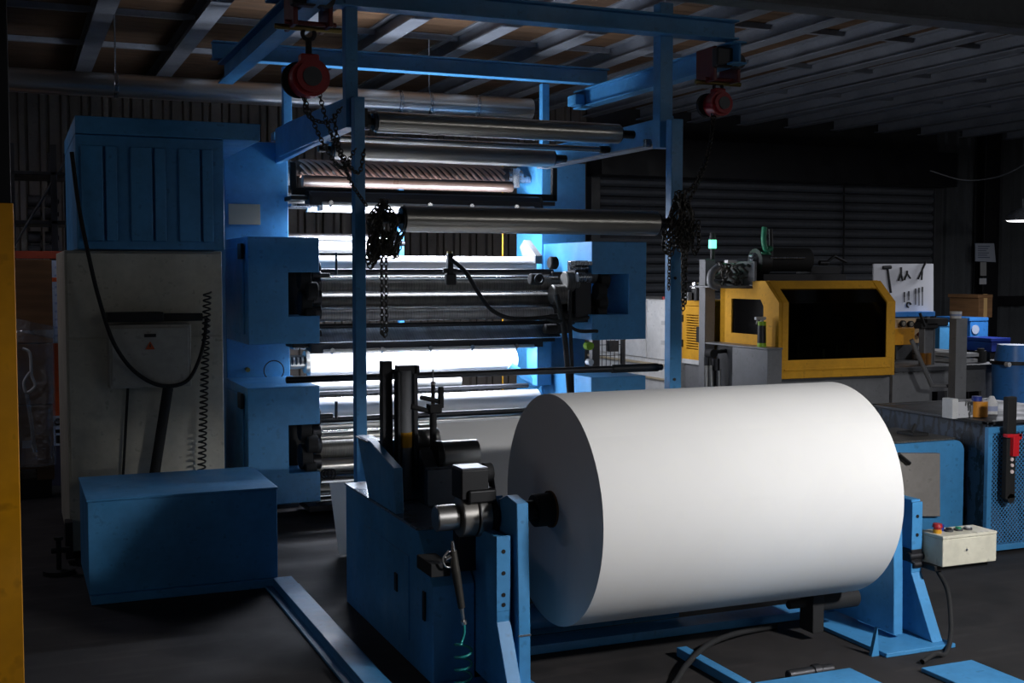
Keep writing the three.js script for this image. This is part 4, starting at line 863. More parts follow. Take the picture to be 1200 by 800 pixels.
{
  const t = thing('blue_machine_box', 'light blue machine box with rounded corner and grey panel behind the roll', 'machine');
  const d = 5.6, x0 = 4.72, x1 = 5.28, y0 = 0.1, y1 = PY(1100, 517, d), c = 0.07;
  const pts = [[x0, y0], [x1, y0], [x1, y1 - c]]; for (let i = 1; i <= 6; i++) { const a = i / 6 * Math.PI / 2; pts.push([x1 - c + Math.cos(a) * c, y1 - c + Math.sin(a) * c]); } pts.push([x0, y1]);
  part('body', prismZ(pts, d, d + 0.6, 0.004), M.blue, t);
  part('foot', B(x0 + 0.05, x1 - 0.05, 0, 0.1, d + 0.05, d + 0.5), M.black, t);
  const gp = (u, v) => pix(u, v, d - 0.04).slice(0, 2);
  part('grey_panel', prismZ([gp(1056, 600), gp(1074, 600), gp(1074, 605), gp(1102, 605), gp(1102, 531), gp(1053, 531)], d - 0.04, d, 0.003), paint(0x9a9590, { r: 0.5 }), t, 'grey metal front panel');
  part('lock_knob', CZ(...pix(1071, 612, d).slice(0, 2), d - 0.01, d, 0.01, 12), M.black, t);
  part('dirty_top', B(x0, x1 - 0.05, y1, y1 + 0.012, d + 0.02, d + 0.55), M.dirty, t);
  part('handle', rod(pix(1053, 532, d - 0.06), pix(1066, 543, d - 0.06), 0.012), M.black, t);
}
single('toggle_clamp', 'small rag-covered black clamp on the blue machine box', 'clamp', [B(5.02, 5.14, PY(1100, 517, 5.6) + 0.012, PY(1100, 517, 5.6) + 0.03, 5.75, 5.9), rod([5.05, 0.68, -5.8], [5.12, 0.72, -5.85], 0.01)], M.rubber);
{
  const y = 0.78, d = 5.6;
  const a = thing('paper_packet', 'crumpled white and grey packet standing on the tank', 'packet'); const x = PX(1130, 478, d);
  part('packet_body', B(PX(1118, 478, d), PX(1141, 478, d), y, PY(1130, 470, d), d, d + 0.1, 0.008), flat(0xc4c4c2, 0.6, 0, { map: inkTex }), a); part('packet_flap', B(PX(1115, 470, d), PX(1122, 478, d), y, PY(1118, 467, d), d - 0.01, d + 0.08, 0.006), M.white, a);
  const r = thing('tape_roll', 'orange tape roll lying on the tank beside the white packet', 'tape roll'); const rx = PX(1153, 480, d), h = PY(1153, 471, d) - y;
  part('tape', CY(rx, d + 0.06, y, y + h, 0.065, 32), paint(0xd08a28, { r: 0.4 }), r); part('core', CY(rx, d + 0.06, y + h - 0.002, y + h + 0.002, 0.035, 24), M.board, r); part('blue_lid', CY(rx, d + 0.06, y + h + 0.002, y + h + 0.03, 0.03, 20), M.navy, r, 'dark blue cap on top');
  const b = thing('white_bottle', 'white plastic bottle beside the orange tape roll', 'bottle'); const bx = PX(1172, 478, d + 0.05);
  part('bottle_body', CY(bx, d + 0.12, y, y + 0.07, 0.036, 20), M.white, b); part('bottle_neck', CY(bx, d + 0.12, y + 0.07, y + 0.11, 0.034, 20, 0.014), M.white, b); part('printed_label', CY(bx, d + 0.12, y + 0.02, y + 0.05, 0.0368, 20), flat(0x8d95b0, 0.6), b);
}
// ---------------------------------------------------------------- yellow converting machine
const YX0 = 5.27, YX1 = 6.35;          // the line of machines along the aisle right of the press
{
  const t = thing('yellow_machine', 'yellow hooded converting machine with dark tinted windows behind the roll', 'machine');
  const D = 7.5, y0 = 0.86, yk = 1.43, yt = 1.59, S = D + 0.18, Z = 8.3;
  // cheeks: side walls with sloped front edge; the one on the aisle has a window
  const prof = [[D, y0], [D, yk], [S, yt], [S + 0.17, yt], [S + 0.17, 1.53], [Z, 1.53], [Z, y0]];
  const cheek = (x0, x1, hole) => {
    const s = new THREE.Shape(prof.map(p => new THREE.Vector2(...p))); if (hole) s.holes.push(new THREE.Path(hole.map(p => new THREE.Vector2(...p))));
    const g = new THREE.ExtrudeGeometry(s, { depth: x1 - x0, bevelEnabled: false }); g.rotateY(Math.PI / 2); g.translate(x0, 0, 0); return g;
  };
  const hole = [[7.7, 1.18], [8.14, 1.18], [8.14, 1.45], [7.74, 1.45], [7.7, 1.4]];
  part('side_cheek', cheek(YX0, YX0 + 0.03, hole), M.yellow, t);
  part('side_window', prismX([[7.69, 1.17], [8.15, 1.17], [8.15, 1.46], [7.73, 1.46], [7.69, 1.41]], YX0 + 0.012, YX0 + 0.018, 0), new THREE.MeshPhysicalMaterial({ color: 0x4a5478, roughness: 0.08, transmission: 1, thickness: 0 }), t, 'dark blue tinted side window');
  part('side_cheek', cheek(YX1 - 0.03, YX1), M.yellow, t);
  const fw = 0.085;
  const bar = (x0, x1) => part('front_bar', prismX([[D - 0.004, y0 + 0.14], [D - 0.004, yk + 0.002], [S - 0.003, yt + 0.004], [S + 0.02, yt - 0.012], [D + 0.02, yk - 0.012], [D + 0.02, y0 + 0.14]], x0, x1, 0.002), M.yellow, t);
  bar(YX0 + 0.03, YX0 + fw); bar(YX1 - fw, YX1 - 0.03);
  part('front_panel', B(YX0 + 0.03, YX1 - 0.03, y0, y0 + 0.14, D, D + 0.02, 0.003), M.yellow, t);
  part('panel_rail', B(YX0 + 0.05, YX1 - 0.05, y0 + 0.06, y0 + 0.075, D - 0.01, D, 0.003), M.yellow, t);
  part('top_bar', prismX([[S - 0.06, yt - 0.055], [S, yt + 0.002], [S + 0.17, yt + 0.002], [S + 0.17, yt - 0.02], [S + 0.01, yt - 0.02], [S - 0.05, yt - 0.065]], YX0 + 0.03, YX1 - 0.03, 0.001), M.yellow, t);
  part('front_window', prismX([[D + 0.004, y0 + 0.14], [D + 0.004, yk - 0.006], [S - 0.055, yt - 0.06], [S - 0.05, yt - 0.064], [D + 0.009, yk - 0.008], [D + 0.009, y0 + 0.14]], YX0 + fw, YX1 - fw, 0), M.glassDark, t, 'dark tinted front window');
  part('roof_panel', B(YX0 + 0.03, YX1 - 0.03, 1.51, 1.53, S + 0.17, Z, 0.002), M.yellow, t);
  part('back_panel', B(YX0 + 0.03, YX1 - 0.03, y0, 1.51, Z - 0.02, Z, 0.002), M.greyDark, t);
  part('hood_floor', B(YX0 + 0.03, YX1 - 0.03, y0 - 0.02, y0, D + 0.02, Z, 0.002), M.greyDark, t);
  part('inner_roller', CX(YX0 + 0.1, YX1 - 0.1, 1.2, D + 0.45, 0.12, 32), M.dirty, t); part('inner_roller', CX(YX0 + 0.1, YX1 - 0.1, 1.0, D + 0.55, 0.09, 32), M.dirty, t);
  part('inner_block', [B(YX0 + 0.42, YX0 + 0.6, 1.15, 1.42, D + 0.15, D + 0.3), B(YX0 + 0.36, YX0 + 0.7, 1.1, 1.16, D + 0.12, D + 0.32)], M.greyDark, t);
  for (let i = 0; i < 7; i++) part('inner_post', CY(YX0 + 0.2 + i * 0.12, D + 0.2, y0, y0 + 0.2 + (i * 5 % 3) * 0.05, 0.012, 10), i === 3 ? M.white : M.grey, t);
  part('base', B(YX0, YX1, 0.04, y0 - 0.02, D + 0.05, Z, 0.006), M.grey, t);
  part('grey_cabinet', B(5.14, YX0 - 0.002, 0.04, 1.085, 7.45, 7.92, 0.005), M.grey, t);
  part('recess_wall', B(5.23, YX0 - 0.002, 0.04, 1.085, 7.92, 8.29, 0.003), M.greyDark, t);
  part('cabinet_ledge', B(5.13, YX0 - 0.002, 1.086, 1.1, 7.44, 8.3, 0.003), M.grey, t);
  part('plinth', B(5.18, YX1 - 0.05, 0, 0.042, D + 0.1, Z - 0.05), M.black, t);
}
{
  const t = thing('tap_cluster', 'dark pipe fittings standing in the recess of the grey machine base', 'fittings');
  const D = 8.15, P = (u, v) => pix(u, v, D);
  part('valve', [CZ(...P(835, 414).slice(0, 2), D - 0.02, D + 0.06, 0.035, 16), rod(P(838, 412), P(852, 411), 0.016)], M.rubber, t);
  part('pipe', [rod(P(828, 425), P(828, 462), 0.014), rod(P(833, 428), P(834, 462), 0.014), rod(P(843, 432), P(843, 462), 0.012)], M.steel, t);
  part('joint', [CY(P(828, 423)[0], D, P(828, 428)[1], P(828, 418)[1], 0.022, 14), CY(P(839, 428)[0], D, P(839, 434)[1], P(839, 420)[1], 0.03, 14)], M.darkSteel, t);
}
{
  const t = thing('spray_bottle', 'green and black spray bottle standing on the grey cabinet ledge', 'bottle');
  const D = 7.6, x = 5.19, y0 = 1.1;
  part('bottle', CY(x, D, y0, y0 + 0.19, 0.034, 24, 0.03), M.lime, t); part('label', CY(x - 0.004, D - 0.004, y0 + 0.03, y0 + 0.16, 0.033, 24, 0.03), M.black, t, 'black label');
  part('trigger_head', [B(x - 0.06, x + 0.03, y0 + 0.2, y0 + 0.225, D - 0.015, D + 0.015, 0.006), CY(x, D, y0 + 0.19, y0 + 0.205, 0.015), rod([x - 0.04, y0 + 0.2, -D], [x - 0.05, y0 + 0.17, -D], 0.005)], M.white, t);
}
{
  const t = thing('vent_cabinet', 'bright yellow cabinet with dark louvre slots beside the gantry post', 'cabinet');
  const x = 5.25, d0 = 8.44, d1 = 8.86, y0 = 0.93, y1 = 1.425;
  part('body', B(x + 0.06, x + 0.6, y0, y1 - 0.05, d0, d1, 0.005), M.yellow, t);
  const face = new THREE.Shape([[d0, y0], [d1, y0], [d1, y1 - 0.05], [d0, y1 - 0.05]].map(p => new THREE.Vector2(...p)));
  for (let i = 0; i < 14; i++) { const y = 1.3 - i * 0.0215; face.holes.push(new THREE.Path([[8.6, y - 0.005], [8.6, y + 0.005], [8.79, y + 0.005], [8.79, y - 0.005]].map(p => new THREE.Vector2(...p)))); }
  part('louvred_face', new THREE.ExtrudeGeometry(face, { depth: 0.058, bevelEnabled: false }).rotateY(Math.PI / 2).translate(x, 0, 0), M.yellow, t);
  part('lid', B(x - 0.006, x + 0.6, y1 - 0.047, y1, d0, d1, 0.006), M.yellow, t);
  part('leg_box', B(x + 0.02, x + 0.58, 0, y0 - 0.04, d0 + 0.01, d1 - 0.01), M.grey, t);
  part('pale_edge', B(x - 0.004, x + 0.6, y0 - 0.04, y0, d0, d1, 0.004), M.white, t);
  part('latch', B(x - 0.022, x, 1.08, 1.21, 8.545, 8.6, 0.004), M.black, t);
  for (const y of [1.06, 1.27]) part('hinge', B(x - 0.012, x, y - 0.03, y + 0.03, d1 - 0.02, d1, 0.002), M.black, t);
}
{
  const t = thing('air_filter', 'small black filter with chrome cap on the yellow cabinet', 'filter');
  const D = 8.62, y0 = 1.425;
  part('bowl', CY(PX(817, 340, D), D, y0, y0 + 0.1, 0.05, 20), M.black, t); part('cap', CY(PX(815, 328, D), D, y0 + 0.1, y0 + 0.15, 0.035, 20, 0.03), M.chrome, t); part('bracket', B(PX(804, 340, D), PX(809, 340, D), y0, y0 + 0.07, D - 0.03, D + 0.03), M.grey, t);
}
{
  const t = thing('grey_post', 'grey square post beside the yellow cabinet carrying the signal light', 'post');
  const D = 8.33; part('tube', B(PX(826, 360, D), PX(838, 360, D), 0, PY(832, 305, D), D, D + 0.09, 0.004), M.grey, t);
  part('cap', B(PX(826, 305, D), PX(838, 305, D), PY(832, 305, D), PY(832, 305, D) + 0.008, D, D + 0.09, 0.003), M.grey, t);
}
{
  const t = thing('signal_light', 'signal light glowing green on the grey post', 'signal light');
  const D = 8.375, x = PX(835, 290, D), yb = PY(832, 305, 8.33) + 0.008, yg0 = PY(836, 291, D), yg1 = PY(836, 281, D);
  part('stem', CY(x, D, yb, yg0, 0.02, 16), M.black, t);
  part('green_lens', CY(x, D, yg0, yg1, 0.032, 24), flat(0x66ffc8, 0.4, 0, { emissive: 0x8affd0, emissiveIntensity: 1.3 }), t, 'glowing green lens');
  part('upper_lens', CY(x, D, yg1, yg1 + 0.055, 0.03, 24, 0.024), M.black, t);
  const l = new THREE.PointLight(0x3dffb0, 0.015); l.position.set(x, (yg0 + yg1) / 2, -D + 0.05); l.castShadow = true; scene.add(l);
}
{
  const t = thing('cable_carrier', 'tangled grey cables and fittings in a tray on top of the yellow machine', 'cables');
  const D = 7.95, P = (u, v, d = D) => pix(u, v, d);
  part('tray', [B(PX(840, 320, D), PX(887, 320, D), PY(860, 337, D), PY(860, 335, D), D, D + 0.4), B(PX(884, 320, D), PX(887, 320, D), PY(860, 337, D), PY(886, 306, D), D, D + 0.4)], M.grey, t);
  const cs = []; for (let i = 0; i < 14; i++) { const u = 842 + i * 3, q = []; for (let k = 0; k < 6; k++) { const p = P(u + rr(-8, 10), 333 - k * 5 + rr(-2, 2), D + rr(0.05, 0.3)); q.push(p); } cs.push(tube(q, rr(0.007, 0.014), 24, 6)); }
  part('cable_tangle', cs, paint(0x55524e, { r: 0.5 }), t);
  part('side_loop', tube([P(842, 312, D), P(834, 320, 7.95), P(833, 332, 7.95), P(842, 336, D)], 0.03, 20, 8), M.grey, t);
  part('white_block', PB(853, 304.5, 864, 308, D + 0.05, 0.05, 0.003), M.white, t);
  part('end_fitting', [CZ(...P(885, 300).slice(0, 2), D, D + 0.05, 0.025, 14)], M.galvanised, t);
}
{
  const t = thing('film_reel', 'black reel lying on a dark shelf on top of the yellow machine', 'reel');
  const D = 8.0; const x0 = PX(905, 305, D), x1 = PX(955, 305, D), y = PY(930, 304, D);
  part('reel', CX(x0, x1, y, D + 0.1, 0.095, 40), M.rubber, t);
  part('flange', CX(PX(893, 305, D), x0, y - 0.02, D + 0.1, 0.11, 40), M.black, t);
  part('axle', [CX(PX(888, 300, D), PX(893, 300, D), y, D + 0.1, 0.03, 16), CX(x0 - 0.02, x1 - 0.1, y + 0.012, D - 0.006, 0.008, 10)], M.galvanised, t);
  part('shelf', [B(PX(893, 320, D), PX(990, 320, D), PY(930, 330, D), PY(930, 321, D), D - 0.02, D + 0.25), B(PX(955, 310, D), PX(990, 310, D), PY(970, 321, D), PY(970, 312, D), D + 0.05, D + 0.25)], M.columnBlack, t);
}
single('crank_handle', 'dark crank lying on the shelf behind the black reel', 'crank', [rod(pix(968, 308, 8.1), pix(978, 300, 8.1), 0.012), rod(pix(978, 300, 8.1), pix(992, 307, 8.1), 0.012), CX(PX(960, 308, 8.1), PX(970, 308, 8.1), PY(965, 308, 8.1), 8.1, 0.02, 12)], M.darkSteel);
{
  const t = thing('green_hose', 'short green hose standing up behind the black reel', 'hose');
  const P = (u, v) => pix(u, v, 8.02);
  part('hose', tube([P(896, 266), P(895, 278), P(896, 288), P(900, 298)], 0.022, 20, 10), M.green, t);
  part('coupling', [rod(P(897, 294), P(904, 291), 0.024), rod(P(892, 297), P(905, 299), 0.014)], M.green, t);
  part('riser', rod(P(903, 268), P(904, 300), 0.016), M.columnBlack, t);
}
// ---------------------------------------------------------------- white cabinet and wire guard behind the press
{
  const t = thing('white_cabinet', 'large white cabinet standing behind the gantry post', 'cabinet');
  const x = 5.24, d0 = 8.88, d1 = 10.6;
  part('body', B(x, x + 0.7, 0.05, 1.42, d0, d1, 0.006), M.white, t);
  part('door_panel', B(x - 0.02, x, 0.9, 1.41, d0 + 0.01, 9.42, 0.004), M.white, t);
  part('door_panel', B(x - 0.02, x, 0.9, 1.41, 9.44, d1 - 0.02, 0.004), M.white, t);
  for (const y of [1.22, 1.05]) part('handle_mark', B(x - 0.024, x - 0.02, y - 0.018, y + 0.018, 9.1, 9.16, 0.001), flat(0xa8a8a8, 0.6), t);
  part('shelf_edge', B(x - 0.03, x, 0.84, 0.86, d0, d1, 0.002), paint(0xb9aa90, { r: 0.6 }), t);
  part('shelf_edge', B(x - 0.03, x, 0.72, 0.735, d0, d1, 0.002), paint(0xb9aa90, { r: 0.6 }), t);
  part('plinth', B(x + 0.03, x + 0.66, 0, 0.05, d0 + 0.02, d1 - 0.02), M.black, t);
}
single('red_cup', 'tiny red cap lying on the white cabinet', 'cap', CY(5.3, 9.25, 1.42, 1.445, 0.02, 14), M.red);
{
  const t = thing('wire_guard', 'wire grid guard with grey posts in front of the white cabinet', 'guard');
  const D = 9.0; const x0 = PX(697, 420, D), x1 = PX(731, 420, D);
  part('post', B(PX(694, 420, D), PX(703, 420, D), 0, PY(700, 385, D), D, D + 0.06), M.greyDark, t);
  part('post', B(PX(729, 420, D), PX(733, 420, D), 0, PY(731, 397, D), D, D + 0.04), M.greyDark, t);
  const w = []; for (let i = 1; i < 7; i++) { const x = x0 + (x1 - x0) * i / 7; w.push(rod([x, 0.1, -D - 0.02], [x, PY(715, 398, D), -D - 0.02], 0.003, 5)); }
  for (let i = 0; i < 12; i++) { const y = 0.15 + i * 0.09; w.push(rod([x0, y, -D - 0.02], [x1, y, -D - 0.02], 0.003, 5)); }
  part('wire_grid', w, M.darkSteel, t);
  part('lock_box', PB(714, 399, 725, 412, D - 0.02, 0.05, 0.004), M.greyDark, t);
}
// ---------------------------------------------------------------- workbench corner
{
  const t = thing('workbench', 'long grey steel workbench behind the yellow machine', 'bench');
  const D = 8.0, y = PY(1110, 428, D), x0 = PX(1046, 440, D), x1 = PX(1176, 440, D);
  part('bench_top', B(x0, x1, y - 0.04, y, D - 0.03, D + 1.2, 0.004), M.greyDark, t);
  const opening = (u0, v0, u1, v1) => { const a = pix(u0, v1, D), b = pix(u1, v0, D); return [[a[0], a[1]], [a[0], b[1]], [b[0], b[1]], [b[0], a[1]]]; };
  part('front_panel', prismZ([[x0, 0.05], [x1 - 0.05, 0.05], [x1 - 0.05, y - 0.04], [x0, y - 0.04]], D, D + 0.03, 0.001, [opening(1092, 458, 1110, 474), opening(1132, 458, 1150, 472)]), M.grey, t);
  for (const x of [x0 + 0.02, x1 - 0.1]) part('leg', B(x, x + 0.06, 0, y - 0.04, D + 1.05, D + 1.11), M.greyDark, t);
}
{
  const t = thing('grey_stanchion', 'square grey steel upright with a white cup on top by the bench', 'post');
  const D = 7.5; part('tube', B(PX(1120, 420, D), PX(1133, 420, D), 0, PY(1126, 373, D), D, D + 0.08, 0.004), M.grey, t);
  part('slope_brace', rod(pix(1068, 398, 7.7), pix(1092, 452, 7.7), 0.022, 4), M.grey, t);
  part('brace_foot', rod(pix(1092, 452, 7.7), pix(1124, 452, 7.56), 0.02, 4), M.grey, t);
}
{ const D = 7.53, t = thing('white_tub', 'small white tub standing on the grey upright', 'tub'); const y = PY(1126, 373, 7.5); part('tub', CY(PX(1120, 368, D), D, y, y + 0.055, 0.042, 24, 0.048), M.white, t); part('tub_stripe', CY(PX(1120, 368, D), D, y + 0.02, y + 0.035, 0.046, 24, 0.047), flat(0x7c88a8, 0.6), t); }
{
  const t = thing('black_vise', 'black hand press with lever arm on the workbench', 'vise');
  const D = 8.1, P = (u, v) => pix(u, v, D), yb = PY(1110, 428, 8.0);
  part('head', [B(P(1086, 377)[0], P(1112, 377)[0], P(1100, 382)[1], P(1100, 373)[1], D, D + 0.14, 0.012), B(P(1080, 380)[0], P(1100, 380)[0], P(1090, 385)[1], P(1090, 378)[1], D, D + 0.1, 0.01)], M.rubber, t);
  part('lever', rod(P(1078, 367), P(1084, 382), 0.012), M.black, t);
  part('pillar', [B(P(1086, 400)[0], P(1097, 400)[0], yb, P(1090, 382)[1], D + 0.03, D + 0.1), CY(P(1099, 395)[0], D + 0.05, yb, P(1099, 382)[1], 0.012)], M.grey, t);
  part('wrapped_foot', CY(P(1090, 415)[0], D + 0.06, yb, yb + 0.1, 0.05, 16), paint(0xa06a20, { r: 0.5 }), t, 'orange wrapped foot');
}
{
  const t = thing('gauge_panel', 'cream panel of round gauges beside the yellow hood', 'panel');
  const D = 8.7; part('panel', PB(1046, 373, 1084, 402, D, 0.06, 0.004), paint(0xc9ab86, { r: 0.5 }), t);
  for (const [u, v] of [[1057, 379], [1066, 379.5], [1075, 379.5]]) { const p = pix(u, v, D); const g = part('gauge_rim', CZ(p[0], p[1], D - 0.025, D, 0.03, 22), M.black, t); part('gauge_face', CZ(p[0], p[1], D - 0.028, D - 0.02, 0.02, 20), flat(0x8a8578, 0.4), g); }
  part('red_switch', CZ(...pix(1077, 392, D).slice(0, 2), D - 0.03, D, 0.025, 16), M.redDark, t);
  part('yellow_cover', PB(1048, 384, 1072, 404, D - 0.1, 0.09, 0.004), M.orangeYellow, t);
  part('stand', B(PX(1052, 420, D), PX(1078, 420, D), PY(1110, 428, 8.0), PY(1064, 402, D), D + 0.02, D + 0.05), M.greyDark, t);
}
// tool board with its tools
const TB = 9.6;
{
  const t = thing('tool_board', 'white tool board with painted tool outlines over a blue ledge', 'tool board');
  const P = (u, v) => pix(u, v, TB).slice(0, 2);
  part('board', prismZ([P(1024, 366), P(1094, 366), P(1094, 309), P(1024, 309)], TB, TB + 0.02, 0.002), flat(0xd5d6dc, 0.6), t);
  part('blue_ledge', PB(1046, 365, 1096, 371, TB - 0.1, 0.12, 0.004), M.bluePlain, t, 'blue shelf ledge');
  part('board_leg', [B(P(1030, 350)[0], P(1034, 350)[0], 0, P(1030, 366)[1], TB + 0.02, TB + 0.05), B(P(1088, 350)[0], P(1092, 350)[0], 0, P(1030, 366)[1], TB + 0.02, TB + 0.05)], M.greyDark, t);
}
{
  const D = TB - 0.015, P = (u, v) => pix(u, v, D), ln = (a, b, r) => rod(P(...a), P(...b), r, 8);
  const h = thing('hammer', 'black hammer hanging on the white tool board', 'hammer'); part('head', ln([1035, 313.5], [1044, 313], 0.018), M.black, h); part('handle', ln([1040, 314], [1044, 343], 0.012), M.black, h);
  const pl = (a, b, c, d2, lab) => { const t = thing('pliers', lab, 'pliers', 'pliers on the tool board'); part('jaw', ln(a, b, 0.011), M.darkSteel, t); part('grip', ln(b, c, 0.009), M.black, t); part('grip', ln(b, d2, 0.009), M.black, t); };
  pl([1056, 313], [1056, 320], [1053, 329], [1058, 329], 'straight black pliers second along the tool board from the hammer');
  pl([1063, 317], [1063, 320], [1060, 328], [1067, 326], 'short spread black pliers in the middle of the tool board');
  pl([1085, 307], [1081, 315], [1076, 327], [1080, 328], 'long tilted black pliers at the end of the tool board');
  for (const [u, v0, v1] of [[1073, 341, 357], [1077, 340, 358], [1081, 339, 358], [1065, 344, 352], [1060, 345, 354]]) { const t = thing('screwdriver', 'thin dark screwdriver in the lower row of the white tool board', 'screwdriver', 'screwdrivers on the tool board'); part('shank', ln([u, v0], [u, v1], 0.005), M.darkSteel, t); part('handle', ln([u, v0 - 3], [u, v0 + 3], 0.008), M.greyDark, t); }
  single('hook_spanner', 'black ring spanner at the bottom of the tool board', 'spanner', [new THREE.TorusGeometry(0.024, 0.009, 8, 14, 4.6).translate(...P(1065, 357))], M.black);
}
// blue boxes and goods beyond the bench
const BT = PY(1110, 428, 8.0), BX1 = PX(1176, 440, 8.0);
{
  const mk = (name, label, u0, v0, u1, v1, D, mat, depth = 0.35) => {
    const t = thing(name, label, 'box'); const g = PB(u0, v0 + 4, u1, v1, D, depth, 0.006); part('body', g, mat, t);
    part('lid', PB(u0 - 0.6, v0, u1 + 0.6, v0 + 4, D - 0.01, depth + 0.02, 0.005), mat, t);
    part('stand', B(PX(u0 + 1, v1, D), PX(u1 - 1, v1, D), 0, PY(u0, v1, D), D + 0.03, D + depth - 0.03), M.columnBlack, t); return t;
  };
  const a = mk('blue_bin', 'light blue lidded bin with a pale sticker beside the cardboard box', 1137, 372, 1158, 407, 10.2, M.bluePlain, 0.5);
  part('sticker', CZ(...pix(1143, 386, 10.19).slice(0, 2), 10.185, 10.195, 0.05, 18), flat(0xaab6cc, 0.6), a);
  mk('blue_bin', 'dull blue bin half hidden behind the grey upright', 1101, 378, 1121, 410, 10.0, M.blue, 0.4);
  mk('blue_crate', 'dark navy crate at the end of the bench', 1162, 396, 1184, 412, 9.6, M.navy, 0.35);
  const c = mk('cardboard_box', 'brown cardboard box on the sill behind the blue bins', 1147, 345, 1163, 372, 11.4, M.board, 0.5); part('tape', PB(1153, 344.5, 1157, 372, 11.395, 0.02, 0.002), flat(0xc9a36c, 0.3), c);
}
for (let i = 0; i < 6; i++) {
  const D = 8.3 + (i % 3) * 0.33, u = 1131 + (i % 2) * 8 + (i % 3) * 4, q = pix(u, 424, D), p = [Math.min(q[0], BX1 - 0.25), q[1], q[2]], t = thing('paper_stack', 'loose pile of grey printed papers on the workbench', 'paper', 'papers on the workbench');
  const y = BT + Math.floor(i / 3) * 0.05, h = 0.03 + (i % 3) * 0.008;
  const g = new RoundedBoxGeometry(0.22, h, 0.3, 1, 0.003); g.rotateY(rr(-0.4, 0.4)); g.translate(p[0], y + h / 2 + 0.001, p[2]); part('sheets', g, paint(0x9a9a9c, { r: 0.8 }), t);
  const g2 = new THREE.BoxGeometry(0.21, 0.003, 0.29); g2.rotateY(rr(-0.3, 0.3)); g2.translate(p[0], y + h + 0.003, p[2]); part('top_sheet', g2, M.white, t);
}
{
  const t = thing('blue_stool', 'bright blue round bin with white rim at the end of the bench', 'bin');
  const D = 7.6, p = pix(1197, 430, D), x = p[0] + 0.06;
  part('shell', CY(x, D + 0.15, 0, PY(1195, 428, D), 0.15, 32, 0.17), M.bluePlain, t);
  part('rim', CY(x, D + 0.15, PY(1195, 428, D), PY(1195, 424, D), 0.185, 32), M.black, t);
  part('lid', CY(x, D + 0.15, PY(1195, 424, D), PY(1195, 405, D), 0.15, 32, 0.13), M.bluePlain, t);
  part('white_knob', [CZ(PX(1181, 427, D), PY(1181, 427, D), D - 0.02, D + 0.02, 0.02, 14)], M.white, t);
}
single('black_pot', 'black round pot on the bench before the navy crate', 'pot', [CY(BX1 - 0.07, 8.2, BT, BT + 0.1, 0.05, 20), CY(BX1 - 0.07, 8.2, BT + 0.1, BT + 0.12, 0.03, 16)], M.rubber);
// pendant lamp over the bench
{
  const t = thing('pendant_lamp', 'round metal pendant lamp glowing over the workbench', 'lamp');
  const D = 9.4, p = pix(1200, 258, D), x = p[0], y = p[1], R = 0.2;
  const prof = [[0.03, 0.13], [0.06, 0.125], [0.11, 0.1], [0.16, 0.06], [0.19, 0.02], [0.2, 0.0], [0.193, 0.0], [0.183, 0.018], [0.153, 0.055], [0.105, 0.092], [0.03, 0.118]].map(a => new THREE.Vector2(...a));
  part('shade', new THREE.LatheGeometry(prof, 40).translate(x, y, -D), M.galvanised, t);
  part('rim_ring', new THREE.TorusGeometry(0.2, 0.008, 8, 40).rotateX(Math.PI / 2).translate(x, y + 0.002, -D), M.chrome, t);
  part('glowing_face', CY(x, D, y - 0.012, y + 0.004, 0.15, 32, 0.18), flat(0xffffff, 0.5, 0, { emissive: 0xffffff, emissiveIntensity: 4 }), t, 'glowing white diffuser');
  part('socket', CY(x, D, y + 0.12, y + 0.22, 0.04, 20), M.greyDark, t); part('cord', rod([x, y + 0.22, -D], [x, 3.5, -D], 0.006, 6), M.rubber, t);
  areaLight(0xf2f5ff, 160, 0.26, 0.26, [x, y - 0.02, -D], [x, 0, -D]);
}
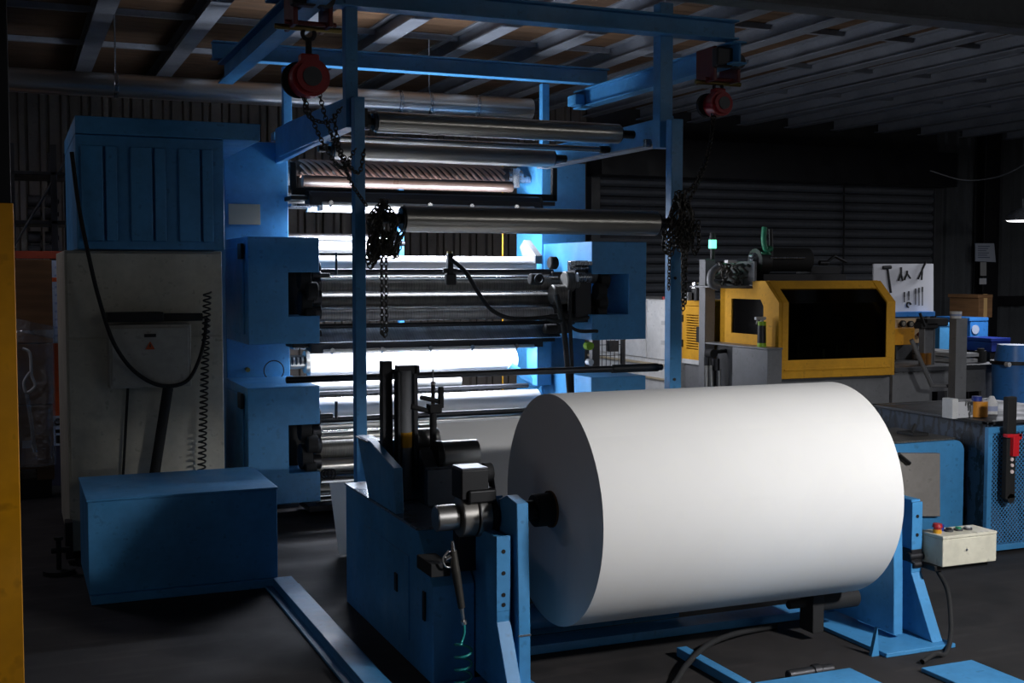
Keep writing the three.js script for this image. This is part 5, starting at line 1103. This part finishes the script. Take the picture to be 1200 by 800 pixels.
single('hanging_wire', 'thin grey wire sagging under the ceiling near the pendant lamp', 'wire', tube([pix(1090, 200, 11), pix(1130, 211, 11), pix(1165, 208, 10.6), pix(1200, 193, 10), pix(1230, 170, 9.6)], 0.008, 40, 6), M.grey);
{
  const t = thing('unseen_bay_lamp', 'unseen hanging strip lamp in the hall beyond the mesh guard', 'lamp');  // out of view, placed to light the shutter and the right side
  part('case', B(10.3, 10.6, 3.24, 3.32, 4.4, 6.4), M.white, t);
  part('glowing_face', B(10.33, 10.57, 3.23, 3.24, 4.43, 6.37, 0), flat(0xffffff, 0.5, 0, { emissive: 0xf4f6ff, emissiveIntensity: 3 }), t);
  for (const d of [4.8, 6.0]) part('hanger_rod', rod([10.45, 3.32, -d], [10.45, 7.99, -d], 0.01), M.galvanised, t);
  areaLight(0xf4f6ff, 75, 0.24, 1.94, [10.45, 3.225, -5.4], [10.45, 0, -5.4]);
}
// notices on the wall column
{
  const D = BACK - 0.19;
  const note = (label, u0, v0, u1, v1, mat, skew = 0) => { const t = thing('notice', label, 'notice'); const P = (u, v) => pix(u, v, D).slice(0, 2); part('sheet', prismZ([P(u0, v1), P(u1, v1), P(u1 + skew, v0 + skew * 0.5), P(u0, v0)], D, D + 0.006, 0), mat, t); return t; };
  const a = note('large pale notice with lines of print on the dark wall column', 1143, 306, 1165, 285, flat(0xa3a9b5, 0.7), 2);
  for (let i = 0; i < 6; i++) part('text_line', PB(1146, 288 + i * 2.6, 1160 - (i * 7 % 5), 289 + i * 2.6, D - 0.002, 0.003, 0), flat(0x5a6478, 0.7), a);
  const b = note('narrow pale notice below the large one on the wall column', 1149, 323, 1156, 307, flat(0x9c9c9a, 0.7)); const c = note('small square white notice lowest on the wall column', 1148, 333, 1156, 326, flat(0xc9c9cc, 0.7));
}

// ---------------------------------------------------------------- set every group at the base of its thing
scene.updateMatrixWorld(true);
for (const g of things) {
  const b = new THREE.Box3().setFromObject(g); if (b.isEmpty()) continue;
  const c = new THREE.Vector3((b.min.x + b.max.x) / 2, b.min.y, (b.min.z + b.max.z) / 2);
  g.position.copy(c); for (const k of g.children) k.position.sub(c);
}
renderer.render(scene, camera);
